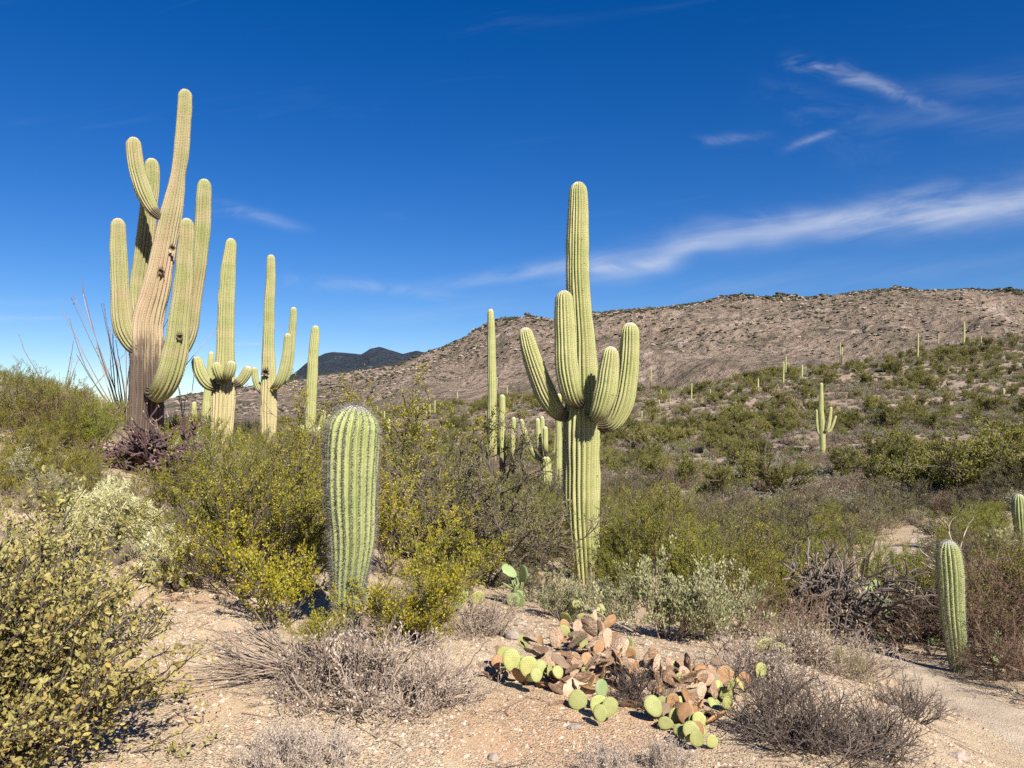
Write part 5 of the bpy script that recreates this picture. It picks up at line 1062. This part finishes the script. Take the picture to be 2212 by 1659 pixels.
# splayed dead creosote stems lying out over the gravel
def splayed():
    rg = np.random.default_rng(451); n = 46; a = np.radians(rg.uniform(150, 215, n)); t = np.radians(rg.uniform(58, 92, n)); D = np.stack([np.sin(t) * np.cos(a), np.sin(t) * np.sin(a), np.cos(t)], -1); c = on(672, 4.75); o = thing('dead_creosote', c, 'fan of dead dark creosote stems splayed low over the gravel', 'bush')
    pts = grow(rg, np.array([[0, 0, .03]] * n) + rg.normal(0, .03, (n, 3)), D, rg.uniform(.35, .85, n), 6, .07, -.01)
    g = ground(pts[..., 0] + c[0], pts[..., 1] + c[1]) - c[2]; pts[..., 2] = np.maximum(pts[..., 2], g + .012); mb = MB(); tubes(mb, pts, .006, .003, 4, 0, rg.uniform(0, 1, n))
    p, d, pi = sprout(rg, pts, 3, .4, 1.0, .5); q = grow(rg, p, d, .16 * rg.uniform(.5, 1.3, len(p)), 3, .15, .02); tubes(mb, q, .003, .0012, 3, 0, rg.uniform(0, 1, len(q))); mb.build('stems', M['stem_grey'], o, False)
splayed()
def rocks():
    rg = np.random.default_rng(461)
    m, n, b = new_mat('desert_rock', .9, .2); o_ = n.obj(); n.put(b.inputs['Base Color'], n.mix(n.mr(n.noise(o_, 4, 5, .7), .35, .65), (.42, .34, .28), (.25, .20, .17))); bump(n, b, n.noise(o_, 9, 5, .7), .7, .03)
    for x, y, s_, lab in [(1107, 1378, .07, 'flat grey stone on the gravel strip beside the dying prickly pear'), (1125, 1352, .05, 'pale stone on the gravel strip near the small green pads'), (1240, 1575, .03, 'dark pebble on the reddish bare soil'), (395, 1395, .04, 'pale stone at the edge of the big jojoba'), (1935, 1535, .04, 'reddish stone on the gravel bank above the trail'), (2070, 1640, .05, 'pale flat stone low on the gravel bank'), (1065, 1640, .03, 'white pebble on the clearing')]:
        d = hit(x, y); q = pix(x, y, d); nt_, npz = 9, 6; V = []
        for i in range(npz + 1):
            ph = math.pi * i / npz
            for j in range(nt_): th = 2 * math.pi * j / nt_; V.append((math.sin(ph) * math.cos(th), math.sin(ph) * math.sin(th), math.cos(ph)))
        V = np.array(V); V = V * (1 + .3 * (vnoise(V[:, 0] * 2 + x, V[:, 1] * 2 + V[:, 2] * 3, int(y)) - .5))[:, None] * np.array([1.3, .9, .55]) * s_
        i, j = np.meshgrid(np.arange(npz), np.arange(nt_), indexing='ij'); j2 = (j + 1) % nt_; mb = MB(); mb.add(V, np.stack([i * nt_ + j, (i + 1) * nt_ + j, (i + 1) * nt_ + j2, i * nt_ + j2], -1).reshape(-1, 4))
        o = tag(mb.build('stone', m, None, False), lab, 'stone'); o.location = (q[0], q[1], float(ground(q[0], q[1])) + s_ * .2); o.rotation_euler = (0, 0, rg.uniform(0, 6))
rocks()

# dry leaves and chips gathered under the near bushes
def duff():
    rg = np.random.default_rng(471); src = [(o.location.x, o.location.y) for o in bpy.data.objects if o.parent is None and o.get('category') in ('bush', 'cactus') and 3 < o.location.y < 12]; n = 14000; A = np.array(src)[rg.integers(0, len(src), n)]; p = A + rg.normal(0, .38, (n, 2)); z = ground(p[:, 0], p[:, 1]) + .004
    mb = MB(); D = norm(np.concatenate([rg.normal(size=(n, 2)), rg.normal(0, .25, (n, 1))], 1)); leaves(mb, rg, np.concatenate([p, z[:, None]], 1), D, .022, .009, 0); tag(mb.build('leaf_litter', M['drybush'], None, False), 'dry fallen leaves and chips under the bushes', 'litter', None, 'stuff')
duff()
